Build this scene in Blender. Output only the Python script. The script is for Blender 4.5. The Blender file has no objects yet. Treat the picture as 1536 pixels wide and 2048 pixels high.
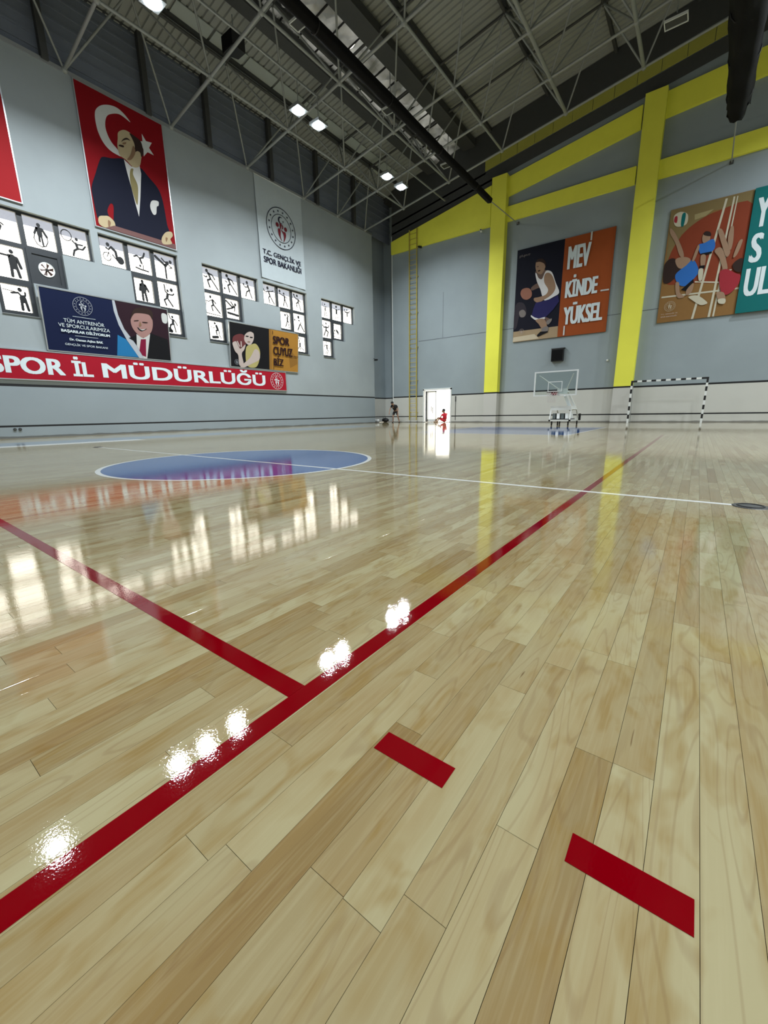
import bpy, math, random
from mathutils import Vector, Matrix
from mathutils.geometry import tessellate_polygon
random.seed(7)
S = bpy.context.scene
COL = S.collection
# ---------------------------------------------------------------- camera, world, exposure
FW = Vector((-0.585307110, 0.776303586, -0.234026343))
RT = Vector((0.800620155, 0.598972034, -0.015487706))
UP = Vector((-0.128152073, 0.196431271, 0.972106888))
cam = bpy.data.cameras.new('camera')
cam.sensor_fit = 'HORIZONTAL'; cam.sensor_width = 36.0
cam.lens = 36.0 * 816.70 / 1536.0
cam.clip_start = 0.02; cam.clip_end = 300
camo = bpy.data.objects.new('camera', cam)
camo.matrix_world = Matrix(((RT.x, UP.x, -FW.x, 0.6467178), (RT.y, UP.y, -FW.y, -0.5391658), (RT.z, UP.z, -FW.z, 0.6312254), (0, 0, 0, 1)))
COL.objects.link(camo); S.camera = camo
world = bpy.data.worlds.new('daylight'); S.world = world; world.use_nodes = True
bg = world.node_tree.nodes['Background']
bg.inputs['Color'].default_value = (1.0, 0.955, 0.83, 1); bg.inputs['Strength'].default_value = 5.0
S.view_settings.view_transform = 'Standard'; S.view_settings.look = 'None'
S.view_settings.gamma = 1.0; S.view_settings.use_curve_mapping = False
S.view_settings.exposure = 0.0
LAMP_W = 335.0
LAMPS_LEFT = [1.14, 4.92, 6.0, 7.4, 12.85, 13.93, 18.65, 19.9]
FILL_LAMPS_RIGHT = [-9.0, -4.0, 1.14, 6.0, 12.85, 17.5, 21.0]  # unseen row, added to brighten the hall and the end wall
# ---------------------------------------------------------------- materials
def lin(c):
    return tuple((x / 12.92 if x <= 0.04045 else ((x + 0.055) / 1.055) ** 2.4) for x in (v / 255 for v in c)) + (1,)
MATS = {}
def mat(name, rgb, rough=0.6, metal=0.0, spec=0.5, noise=0.0, nscale=6.0, bump=0.0, bscale=40.0):
    if name in MATS: return MATS[name]
    m = bpy.data.materials.new(name); m.use_nodes = True; nt = m.node_tree
    b = nt.nodes['Principled BSDF']; c = lin(rgb)
    b.inputs['Roughness'].default_value = rough; b.inputs['Metallic'].default_value = metal
    b.inputs['Specular IOR Level'].default_value = spec
    b.inputs['Base Color'].default_value = c
    tc = nt.nodes.new('ShaderNodeTexCoord')
    n = nt.nodes.new('ShaderNodeTexNoise'); n.inputs['Scale'].default_value = nscale; n.inputs['Detail'].default_value = 4
    nt.links.new(tc.outputs['Object'], n.inputs['Vector'])
    mx = nt.nodes.new('ShaderNodeMix'); mx.data_type = 'RGBA'
    k = max(noise, 0.03)
    mx.inputs['A'].default_value = tuple(min(1, v * (1 + k)) for v in c[:3]) + (1,)
    mx.inputs['B'].default_value = tuple(v * (1 - k) for v in c[:3]) + (1,)
    nt.links.new(n.outputs['Fac'], mx.inputs['Factor']); nt.links.new(mx.outputs['Result'], b.inputs['Base Color'])
    if bump:
        n2 = nt.nodes.new('ShaderNodeTexNoise'); n2.inputs['Scale'].default_value = bscale
        nt.links.new(tc.outputs['Object'], n2.inputs['Vector'])
        bp = nt.nodes.new('ShaderNodeBump'); bp.inputs['Strength'].default_value = bump; bp.inputs['Distance'].default_value = 0.01
        nt.links.new(n2.outputs['Fac'], bp.inputs['Height']); nt.links.new(bp.outputs['Normal'], b.inputs['Normal'])
    MATS[name] = m; return m
class N:
    """small node-graph helper"""
    def __init__(s, name):
        s.m = bpy.data.materials.new(name); s.m.use_nodes = True; s.t = s.m.node_tree
        s.b = s.t.nodes['Principled BSDF']; MATS[name] = s.m
    def n(s, typ, **kw):
        o = s.t.nodes.new(typ)
        for k, v in kw.items(): setattr(o, k, v)
        return o
    def l(s, a, b): s.t.links.new(a, b)
    def math(s, op, a, b=None, c=None):
        o = s.n('ShaderNodeMath', operation=op)
        for i, v in enumerate((a, b, c)):
            if v is None: continue
            if isinstance(v, (int, float)): o.inputs[i].default_value = v
            else: s.l(v, o.inputs[i])
        return o.outputs[0]
    def mix(s, f, a, b):
        o = s.n('ShaderNodeMix', data_type='RGBA')
        for k, v in (('Factor', f), ('A', a), ('B', b)):
            if isinstance(v, (int, float, tuple)): o.inputs[k].default_value = v
            else: s.l(v, o.inputs[k])
        return o.outputs['Result']
    def noise(s, vec, scale=1.0, detail=3, sc=None, rough=0.5, dist=0.0):
        if sc:
            mp = s.n('ShaderNodeMapping'); s.l(vec, mp.inputs['Vector']); mp.inputs['Scale'].default_value = sc; vec = mp.outputs[0]
        o = s.n('ShaderNodeTexNoise'); s.l(vec, o.inputs['Vector']); o.inputs['Scale'].default_value = scale
        o.inputs['Detail'].default_value = detail; o.inputs['Roughness'].default_value = rough; o.inputs['Distortion'].default_value = dist
        return o.outputs['Fac']
    def ramp(s, f, a, b):
        o = s.n('ShaderNodeMapRange', clamp=True); s.l(f, o.inputs[0]); o.inputs[1].default_value = a; o.inputs[2].default_value = b
        return o.outputs[0]
    def coat_bump(s, pos, k=1.0):
        """varnish relief of a freshly lacquered floor: fine orange peel and slow waves along the boards"""
        mp = s.n('ShaderNodeMapping'); s.l(pos, mp.inputs['Vector']); mp.inputs['Scale'].default_value = (1, 1, 0)
        fine = s.noise(mp.outputs[0], 240.0, 2); mid = s.noise(mp.outputs[0], 1.0, 2, sc=(34.0, 20.0, 0)); slow = s.noise(mp.outputs[0], 1.0, 2, sc=(5.5, 1.6, 0))
        h = s.math('ADD', s.math('MULTIPLY', fine, FINE * k), s.math('ADD', s.math('MULTIPLY', mid, MID * k), s.math('MULTIPLY', slow, SLOW * k)))
        bp = s.n('ShaderNodeBump'); bp.inputs['Strength'].default_value = 1.0; bp.inputs['Distance'].default_value = 1.0
        s.l(h, bp.inputs['Height']); s.l(bp.outputs['Normal'], s.b.inputs['Normal'])
FINE, MID, SLOW = 0.000062, 0.00013, 0.00026
def wood_mat():
    g = N('maple_wood'); geo = g.n('ShaderNodeNewGeometry'); pos = geo.outputs['Position']
    at = g.n('ShaderNodeAttribute', attribute_name='plank'); sep = g.n('ShaderNodeSeparateColor'); g.l(at.outputs['Color'], sep.inputs[0])
    tone, oa, ob = sep.outputs[0], sep.outputs[1], sep.outputs[2]
    cmb = g.n('ShaderNodeCombineXYZ'); g.l(g.math('MULTIPLY', oa, 37.0), cmb.inputs[0]); g.l(g.math('MULTIPLY', ob, 53.0), cmb.inputs[1]); g.l(g.math('MULTIPLY', tone, 11.0), cmb.inputs[2])
    va = g.n('ShaderNodeVectorMath', operation='ADD'); g.l(pos, va.inputs[0]); g.l(cmb.outputs[0], va.inputs[1]); v = va.outputs[0]
    cloud = g.noise(v, 1.0, 3, sc=(9.0, 2.4, 1)); streak = g.noise(v, 1.0, 3, sc=(150.0, 5.0, 1), rough=0.6)
    cath = g.noise(v, 1.0, 1, sc=(13.0, 1.5, 1), dist=0.35)
    rings = g.math('SINE', g.math('MULTIPLY', cath, 62.0)); ring = g.ramp(rings, 0.72, 1.0)
    patch = g.noise(v, 1.0, 2, sc=(20.0, 7.0, 1), dist=0.8)
    base = g.mix(g.ramp(tone, 0.0, 1.0), WOOD_L, WOOD_D)
    base = g.mix(g.math('MULTIPLY', g.ramp(cloud, 0.40, 0.68), 0.55), base, WOOD_C)
    base = g.mix(g.math('MULTIPLY', g.ramp(patch, 0.50, 0.70), 0.50), base, WOOD_Y)
    base = g.mix(g.math('MULTIPLY', g.ramp(streak, 0.45, 0.75), 0.30), base, WOOD_S)
    base = g.mix(g.math('MULTIPLY', g.math('MULTIPLY', ring, g.ramp(g.math('FRACT', g.math('MULTIPLY', ob, 7.0)), 0.2, 0.6)), 0.22), base, WOOD_R)
    fleck = g.noise(v, 1.0, 2, sc=(60.0, 5.0, 1)); base = g.mix(g.math('MULTIPLY', g.ramp(fleck, 0.755, 0.80), 0.8), base, WOOD_K)
    g.l(base, g.b.inputs['Base Color']); g.b.inputs['Roughness'].default_value = 0.5
    g.b.inputs['Specular IOR Level'].default_value = 0.0
    g.b.inputs['Coat Weight'].default_value = 1.0; g.b.inputs['Coat Roughness'].default_value = 0.028; g.b.inputs['Coat IOR'].default_value = 1.53
    g.coat_bump(pos)
    nn = [x for x in g.t.nodes if x.type == 'BUMP'][0]; g.l(nn.outputs['Normal'], g.b.inputs['Coat Normal'])
    return g.m
WOOD_L = lin((166, 157, 121)); WOOD_D = lin((126, 102, 62)); WOOD_C = lin((144, 119, 76)); WOOD_Y = lin((134, 106, 52))
WOOD_S = lin((174, 165, 130)); WOOD_R = lin((112, 82, 52)); WOOD_K = lin((86, 56, 30))
def paint_mat(name, rgb):
    g = N(name); geo = g.n('ShaderNodeNewGeometry')
    f = g.noise(geo.outputs['Position'], 6.0, 3); c = lin(rgb)
    g.l(g.mix(f, tuple(x * 1.08 for x in c[:3]) + (1,), tuple(x * 0.92 for x in c[:3]) + (1,)), g.b.inputs['Base Color'])
    g.b.inputs['Roughness'].default_value = 0.5; g.b.inputs['Specular IOR Level'].default_value = 0.0
    g.b.inputs['Coat Weight'].default_value = 1.0; g.b.inputs['Coat Roughness'].default_value = 0.028; g.b.inputs['Coat IOR'].default_value = 1.53
    g.coat_bump(geo.outputs['Position'])
    nn = [x for x in g.t.nodes if x.type == 'BUMP'][0]; g.l(nn.outputs['Normal'], g.b.inputs['Coat Normal'])
    return g.m
def wall_mat(name, upper, lower, grime=1.0):
    """two-tone wall paint: upper colour, lower colour, two black painted lines, scuffs at the foot"""
    g = N(name); geo = g.n('ShaderNodeNewGeometry'); pos = geo.outputs['Position']
    sp = g.n('ShaderNodeSeparateXYZ'); g.l(pos, sp.inputs[0]); z = sp.outputs[2]
    big = g.noise(pos, 0.6, 4); fine = g.noise(pos, 5.0, 4)
    u = g.mix(g.ramp(big, 0.3, 0.7), lin(upper), tuple(x * 0.9 for x in lin(upper)[:3]) + (1,))
    lo = g.mix(g.ramp(big, 0.3, 0.75), lin(lower), tuple(x * 0.92 for x in lin(lower)[:3]) + (1,))
    c = g.mix(g.math('GREATER_THAN', z, 1.78), lo, u)
    for zz, w in ((1.785, 0.042), (0.405, 0.032)):
        d = g.math('ABSOLUTE', g.math('SUBTRACT', z, zz)); c = g.mix(g.math('LESS_THAN', d, w), c, lin((14, 16, 20)))
    foot = g.math('MULTIPLY', g.math('LESS_THAN', z, g.math('MULTIPLY', g.noise(pos, 1.3, 5), 0.11)), 0.75)
    c = g.mix(foot, c, lin((84, 82, 76)))
    g.l(c, g.b.inputs['Base Color']); g.b.inputs['Roughness'].default_value = 0.75
    bp = g.n('ShaderNodeBump'); bp.inputs['Strength'].default_value = 0.15; bp.inputs['Distance'].default_value = 0.01
    g.l(g.noise(pos, 60.0, 3), bp.inputs['Height']); g.l(bp.outputs['Normal'], g.b.inputs['Normal'])
    return g.m
def emit(name, rgb, k):
    m = bpy.data.materials.new(name); m.use_nodes = True; b = m.node_tree.nodes['Principled BSDF']
    b.inputs['Base Color'].default_value = lin(rgb); b.inputs['Emission Color'].default_value = lin(rgb); b.inputs['Emission Strength'].default_value = k
    MATS[name] = m; return m
def glass_mat(name='window_glass', tint=(1, 1, 1, 1), refl=0.06):
    m = bpy.data.materials.new(name); m.use_nodes = True; t = m.node_tree
    t.nodes.remove(t.nodes['Principled BSDF']); out = t.nodes['Material Output']
    a = t.nodes.new('ShaderNodeBsdfTransparent'); a.inputs[0].default_value = tint
    b = t.nodes.new('ShaderNodeBsdfGlossy'); b.inputs['Roughness'].default_value = 0.02
    x = t.nodes.new('ShaderNodeMixShader'); x.inputs[0].default_value = refl
    t.links.new(a.outputs[0], x.inputs[1]); t.links.new(b.outputs[0], x.inputs[2]); t.links.new(x.outputs[0], out.inputs[0])
    MATS[name] = m; return m
def frosted():
    m = bpy.data.materials.new('frosted_leaf'); m.use_nodes = True; t = m.node_tree
    t.nodes.remove(t.nodes['Principled BSDF']); a = t.nodes.new('ShaderNodeBsdfTranslucent'); a.inputs[0].default_value = (0.9, 0.9, 0.9, 1)
    b = t.nodes.new('ShaderNodeBsdfDiffuse'); b.inputs[0].default_value = (0.6, 0.6, 0.6, 1); x = t.nodes.new('ShaderNodeMixShader'); x.inputs[0].default_value = 0.3
    t.links.new(a.outputs[0], x.inputs[1]); t.links.new(b.outputs[0], x.inputs[2]); t.links.new(x.outputs[0], t.nodes['Material Output'].inputs[0])
    MATS['frosted_leaf'] = m; return m
def film_mat():
    m = bpy.data.materials.new('skylight_film'); m.use_nodes = True; t = m.node_tree
    t.nodes.remove(t.nodes['Principled BSDF']); out = t.nodes['Material Output']
    a = t.nodes.new('ShaderNodeBsdfTranslucent'); tc = t.nodes.new('ShaderNodeTexCoord'); nz = t.nodes.new('ShaderNodeTexNoise'); nz.inputs['Scale'].default_value = 0.9; nz.inputs['Detail'].default_value = 5
    rp = t.nodes.new('ShaderNodeValToRGB'); rp.color_ramp.elements[0].position = 0.36; rp.color_ramp.elements[0].color = (0.012, 0.013, 0.013, 1); rp.color_ramp.elements[1].position = 0.70; rp.color_ramp.elements[1].color = (0.15, 0.155, 0.16, 1)
    t.links.new(tc.outputs['Object'], nz.inputs['Vector']); t.links.new(nz.outputs['Fac'], rp.inputs[0]); t.links.new(rp.outputs[0], a.inputs[0])
    b = t.nodes.new('ShaderNodeBsdfPrincipled'); b.inputs['Base Color'].default_value = (0.5, 0.51, 0.5, 1); b.inputs['Roughness'].default_value = 0.35; b.inputs['Metallic'].default_value = 0.4
    x = t.nodes.new('ShaderNodeMixShader'); x.inputs[0].default_value = 0.55
    t.links.new(a.outputs[0], x.inputs[1]); t.links.new(b.outputs[0], x.inputs[2]); t.links.new(x.outputs[0], out.inputs[0])
    MATS['skylight_film'] = m; return m
M_WOOD = wood_mat()
M_WALL = wall_mat('wall_paint', (146, 158, 163), (200, 201, 194)); M_WALLL = wall_mat('window_wall_paint', (152, 161, 164), (140, 151, 157))
M_WALLY = wall_mat('column_paint', (238, 238, 82), (196, 196, 190))
M_YEL = mat('yellow_paint', (238, 238, 82), 0.6, noise=0.06, nscale=2)
M_RED = paint_mat('red_line_paint', (118, 0, 10)); M_WHITEP = paint_mat('white_line_paint', (225, 225, 220))
M_BLUE = paint_mat('blue_court_paint', (12, 74, 142)); M_WALLREFL = paint_mat('grey_blue_reflection_paint', (120, 134, 150))
M_STEEL = mat('galvanised_steel', (150, 155, 154), 0.55, 0.3, noise=0.12); M_DECK = mat('roof_deck_grey', (150, 154, 150), 0.7, noise=0.08, nscale=1.2)
M_DARK = mat('dark_cladding', (112, 120, 134), 0.7, noise=0.15, nscale=1.5); M_DARK2 = mat('dark_steel', (66, 68, 68), 0.65, noise=0.1)
M_BLACK = mat('black_rubber', (14, 14, 16), 0.6); M_NET = mat('black_net', (5, 5, 7), 0.8, spec=0.2, bump=0.8, bscale=60)
M_WHITE = mat('white_enamel', (222, 226, 224), 0.4); M_FRAME = mat('window_frame_grey', (52, 56, 60), 0.45, noise=0.05)
M_ALU = mat('aluminium', (190, 194, 196), 0.35, 0.7); M_GLASS = glass_mat(); M_FILM = film_mat()
M_OLIVE = mat('olive_cladding', (168, 166, 74), 0.7, noise=0.1, nscale=1.5)
M_CLEAR = glass_mat('acrylic_board', (0.93, 0.96, 0.95, 1), 0.08)
P = dict(white=(196, 198, 196), white2=(190, 185, 165), shirt=(192, 192, 190), suit=(16, 20, 38), tie=(128, 118, 80), skin=(176, 160, 128), hair=(48, 34, 30),
    shade=(128, 100, 76), wood=(108, 78, 76), red=(128, 4, 16), redb=(150, 26, 32), signred=(156, 14, 36), plum=(42, 22, 32), cyan=(34, 112, 164), navy=(12, 24, 58), silver=(170, 176, 184),
    black=(16, 16, 20), tiered=(120, 20, 52), pink=(156, 120, 114), gold=(164, 118, 48), golddark=(140, 100, 44), ball=(100, 50, 52), grey=(182, 168, 162),
    yellowshirt=(170, 160, 104), brown=(150, 74, 34), tan=(160, 140, 112), tan2=(196, 184, 160), dim=(52, 48, 56), grey2=(122, 116, 114), skin2=(150, 122, 100),
    skin3=(104, 84, 76), jersey=(214, 214, 216), ball2=(150, 104, 88), navy2=(40, 38, 88), night=(18, 20, 34), olive=(122, 106, 70), redcourt=(128, 58, 36),
    tan3=(152, 140, 100), teal=(12, 100, 100), crim=(150, 44, 54), bluesh=(46, 104, 180), court2=(132, 98, 56), ink=(22, 24, 44), maroon=(112, 34, 44),
    letter=(208, 220, 224), letterb=(40, 16, 20), banner=(176, 186, 190))
def pm(k): return mat('print_' + k, P[k], 0.75, spec=0.2, noise=0.04)
# ---------------------------------------------------------------- mesh helpers
class MB:
    def __init__(s): s.v = []; s.f = []; s.mi = []; s.ms = []
    def m(s, material):
        if material not in s.ms: s.ms.append(material)
        return s.ms.index(material)
    def add(s, vs, fs, material=None):
        o = len(s.v); s.v += [tuple(v) for v in vs]; s.f += [tuple(i + o for i in f) for f in fs]
        s.mi += [s.m(material) if material else 0] * len(fs)
    def box(s, x0, x1, y0, y1, z0, z1, material=None):
        v = [(x, y, z) for z in (z0, z1) for y in (y0, y1) for x in (x0, x1)]
        s.add(v, [(0, 2, 3, 1), (4, 5, 7, 6), (0, 1, 5, 4), (2, 6, 7, 3), (0, 4, 6, 2), (1, 3, 7, 5)], material)
    def tube(s, pts, r, n=10, material=None, cap=True):
        pts = [Vector(p) for p in pts]; rs = r if isinstance(r, (list, tuple)) else [r] * len(pts)
        vs = []; fs = []
        for i, p in enumerate(pts):
            d = (pts[min(i + 1, len(pts) - 1)] - pts[max(i - 1, 0)]).normalized()
            a = d.orthogonal().normalized() if i == 0 else (a - d * a.dot(d)).normalized()
            b = d.cross(a)
            for k in range(n):
                t = 2 * math.pi * k / n; vs.append(p + (a * math.cos(t) + b * math.sin(t)) * rs[i])
        for i in range(len(pts) - 1):
            for k in range(n):
                fs.append((i * n + k, i * n + (k + 1) % n, (i + 1) * n + (k + 1) % n, (i + 1) * n + k))
        if cap: fs += [tuple(range(n))[::-1], tuple(range((len(pts) - 1) * n, len(pts) * n))]
        s.add(vs, fs, material)
    def ring(s, c, ax, R, r, n=28, k=8, material=None):
        c = Vector(c); ax = Vector(ax).normalized(); a = ax.orthogonal().normalized(); b = ax.cross(a); vs = []; fs = []
        for i in range(n):
            t = 2 * math.pi * i / n; d = a * math.cos(t) + b * math.sin(t)
            for j in range(k):
                u = 2 * math.pi * j / k; vs.append(c + d * (R + r * math.cos(u)) + ax * r * math.sin(u))
        for i in range(n):
            for j in range(k):
                fs.append((i * k + j, i * k + (j + 1) % k, (i + 1) % n * k + (j + 1) % k, (i + 1) % n * k + j))
        s.add(vs, fs, material)
    def ball(s, c, r, n=12, m=8, material=None, sc=(1, 1, 1)):
        vs = [(c[0], c[1], c[2] + r * sc[2])]; fs = []
        for i in range(1, m):
            for k in range(n):
                t, u = math.pi * i / m, 2 * math.pi * k / n
                vs.append((c[0] + r * sc[0] * math.sin(t) * math.cos(u), c[1] + r * sc[1] * math.sin(t) * math.sin(u), c[2] + r * sc[2] * math.cos(t)))
        vs.append((c[0], c[1], c[2] - r * sc[2])); e = len(vs) - 1
        for k in range(n):
            fs.append((0, 1 + k, 1 + (k + 1) % n)); fs.append((e, 1 + (m - 2) * n + (k + 1) % n, 1 + (m - 2) * n + k))
            for i in range(m - 2):
                fs.append((1 + i * n + k, 1 + (i + 1) * n + k, 1 + (i + 1) * n + (k + 1) % n, 1 + i * n + (k + 1) % n))
        s.add(vs, fs, material)
    def build(s, name, material=None, parent=None, smooth=False):
        me = bpy.data.meshes.new(name); me.from_pydata(s.v, [], s.f)
        for m_ in (s.ms or [material]): me.materials.append(m_)
        if s.ms: me.polygons.foreach_set('material_index', s.mi)
        if smooth: me.polygons.foreach_set('use_smooth', [True] * len(me.polygons))
        me.validate(); me.update()
        o = bpy.data.objects.new(name, me); COL.objects.link(o)
        if parent: o.parent = parent
        return o
def tag(o, label=None, cat=None, group=None, kind=None):
    if label: o['label'] = label
    if cat: o['category'] = cat
    if group: o['group'] = group
    if kind: o['kind'] = kind
    return o
def empty(name, loc=(0, 0, 0), rz=0.0):
    o = bpy.data.objects.new(name, None); o.empty_display_size = 0.2; COL.objects.link(o); o.location = loc; o.rotation_euler.z = rz; return o
def one(name, x0, x1, y0, y1, z0, z1, material, parent=None):
    b = MB(); b.box(x0, x1, y0, y1, z0, z1); return b.build(name, material, parent)
def copy_tree(o, parent=None):
    c = o.copy(); COL.objects.link(c); c.parent = parent
    for ch in list(o.children): copy_tree(ch, c)
    return c
# flat print on a board: plane with origin o, horizontal u, up v, outward normal n
class Plane:
    def __init__(s, o, u, v): s.o = Vector(o); s.u = Vector(u); s.w = Vector(v); s.n = s.u.cross(s.w)
    def p(s, a, b, d=0.0): return s.o + s.u * a + s.w * b + s.n * d
def smooth_poly(pts, k=4):
    n = len(pts); out = []
    for i in range(n):
        p0, p1, p2, p3 = (pts[(i + j - 1) % n] for j in range(4))
        for t in (q / k for q in range(k)):
            out.append(tuple(0.5 * (2 * p1[c] + (p2[c] - p0[c]) * t + (2 * p0[c] - 5 * p1[c] + 4 * p2[c] - p3[c]) * t * t + (3 * p1[c] - p0[c] - 3 * p2[c] + p3[c]) * t ** 3) for c in (0, 1)))
    return out
def poly(b, pl, pts, d, material, smooth=False):
    if smooth: pts = smooth_poly(pts)
    tri = tessellate_polygon([[Vector((x, y, 0)) for x, y in pts]])
    vs = [pl.p(x, y, d) for x, y in pts]; fs = []
    for t in tri:
        a, c, e = (pts[i] for i in t)
        cr = (c[0] - a[0]) * (e[1] - a[1]) - (c[1] - a[1]) * (e[0] - a[0])
        fs.append(tuple(t) if cr > 0 else tuple(t)[::-1])
    b.add(vs, fs, material)
def disc(b, pl, x, y, r, d, material, n=20, r2=None):
    vs = [pl.p(x + r * math.cos(2 * math.pi * i / n), y + r * math.sin(2 * math.pi * i / n), d) for i in range(n)]
    if r2 is None: b.add(vs, [tuple(range(n))], material)
    else:
        vs += [pl.p(x + r2 * math.cos(2 * math.pi * i / n), y + r2 * math.sin(2 * math.pi * i / n), d) for i in range(n)]
        b.add(vs, [(i, (i + 1) % n, n + (i + 1) % n, n + i) for i in range(n)], material)
def stroke(b, pl, pts, w, d, material):
    """brush stroke of width w with round ends"""
    for i in range(len(pts) - 1):
        (x0, y0), (x1, y1) = pts[i], pts[i + 1]; L = math.hypot(x1 - x0, y1 - y0) or 1e-6
        nx, ny = -(y1 - y0) / L * w / 2, (x1 - x0) / L * w / 2
        b.add([pl.p(x0 + nx, y0 + ny, d), pl.p(x0 - nx, y0 - ny, d), pl.p(x1 - nx, y1 - ny, d), pl.p(x1 + nx, y1 + ny, d)], [(0, 1, 2, 3)], material)
    for k, (x, y) in enumerate(pts): disc(b, pl, x, y, w / 2, d + 0.0003 + 0.0001 * k, material, 10)
def star(b, pl, x, y, r, d, material, rot=90):
    pts = []
    for i in range(10):
        t = math.radians(rot + 36 * i); q = r if i % 2 == 0 else r * 0.40; pts.append((x + q * math.cos(t), y + q * math.sin(t)))
    poly(b, pl, pts, d, material)
def text(b, pl, s, x0, x1, y0, y1, d, material, bold=0.0, owner=None):
    """lettering fitted to a box"""
    cu = bpy.data.curves.new('lettering', 'FONT'); cu.body = s; cu.resolution_u = 4
    ob = bpy.data.objects.new('lettering_tmp', cu); COL.objects.link(ob); bpy.context.view_layer.update()
    me = bpy.data.meshes.new_from_object(ob.evaluated_get(bpy.context.evaluated_depsgraph_get()))
    vs = [(v.co.x, v.co.y) for v in me.vertices]; fs = [tuple(p.vertices) for p in me.polygons]
    bpy.data.objects.remove(ob); bpy.data.meshes.remove(me); bpy.data.curves.remove(cu)
    ax, bx = min(v[0] for v in vs), max(v[0] for v in vs); ay, by = min(v[1] for v in vs), max(v[1] for v in vs)
    if owner is not None: b = MB()
    k = bold * 1.6      # heavy letters: the same outline laid several times, shifted by a fraction of a stroke
    sh = [(0, 0)] if not bold else [(-k, -k * .4), (-k, k * .4), (0, 0), (k, -k * .4), (k, k * .4)]
    for i, (sx, sy) in enumerate(sh):
        b.add([pl.p(x0 + k * (bold > 0) + sx + (v[0] - ax) / (bx - ax) * (x1 - x0 - 2 * k), y0 + sy + (v[1] - ay) / (by - ay) * (y1 - y0), d + 0.0004 * i) for v in vs], fs, material)
    if owner is not None: b.build('lettering', None, owner)
def emblem(b, pl, x, y, R, d, ma, mb):
    """round ministry emblem: two rings, ring of stars, crescent with star, two heads and leaping bodies"""
    disc(b, pl, x, y, R, d, ma, 48, R * 0.965); disc(b, pl, x, y, R * 0.68, d, ma, 40, R * 0.655)
    for i in range(16):
        t = math.pi * 2 * (i + 0.5) / 16; star(b, pl, x + R * 0.82 * math.cos(t), y + R * 0.82 * math.sin(t), R * 0.07, d, ma, math.degrees(t) + 90)
    arc = [(x - R * 0.02 + R * 0.17 * math.cos(t), y + R * 0.40 + R * 0.17 * math.sin(t)) for t in [math.radians(a) for a in range(50, 315, 14)]]
    arc += [(x + R * 0.025 + R * 0.135 * math.cos(t), y + R * 0.40 + R * 0.135 * math.sin(t)) for t in [math.radians(a) for a in range(308, 52, -14)]]
    poly(b, pl, arc, d, ma); star(b, pl, x + R * 0.15, y + R * 0.38, R * 0.06, d, ma)
    f = lambda pts, sm=1: poly(b, pl, [(x + R * p, y + R * q) for p, q in pts], d + 0.001, mb, sm)
    disc(b, pl, x - 0.27 * R, y + 0.13 * R, R * 0.105, d, mb); disc(b, pl, x + 0.29 * R, y + 0.05 * R, R * 0.105, d, mb)
    f([(-0.10, 0.24), (0.02, 0.22), (-0.02, 0.02), (-0.08, -0.04), (-0.10, 0.08)]); f([(0.04, 0.22), (0.13, 0.16), (0.12, 0.04), (0.02, -0.02), (0.06, 0.08)])
    f([(-0.24, -0.06), (-0.12, -0.02), (-0.06, -0.14), (-0.08, -0.40), (0.0, -0.60), (-0.16, -0.42), (-0.24, -0.22)])
    f([(-0.02, -0.04), (0.12, -0.10), (0.26, -0.10), (0.30, -0.24), (0.22, -0.46), (0.10, -0.62), (0.14, -0.40), (0.12, -0.24), (0.02, -0.12)])
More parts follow.
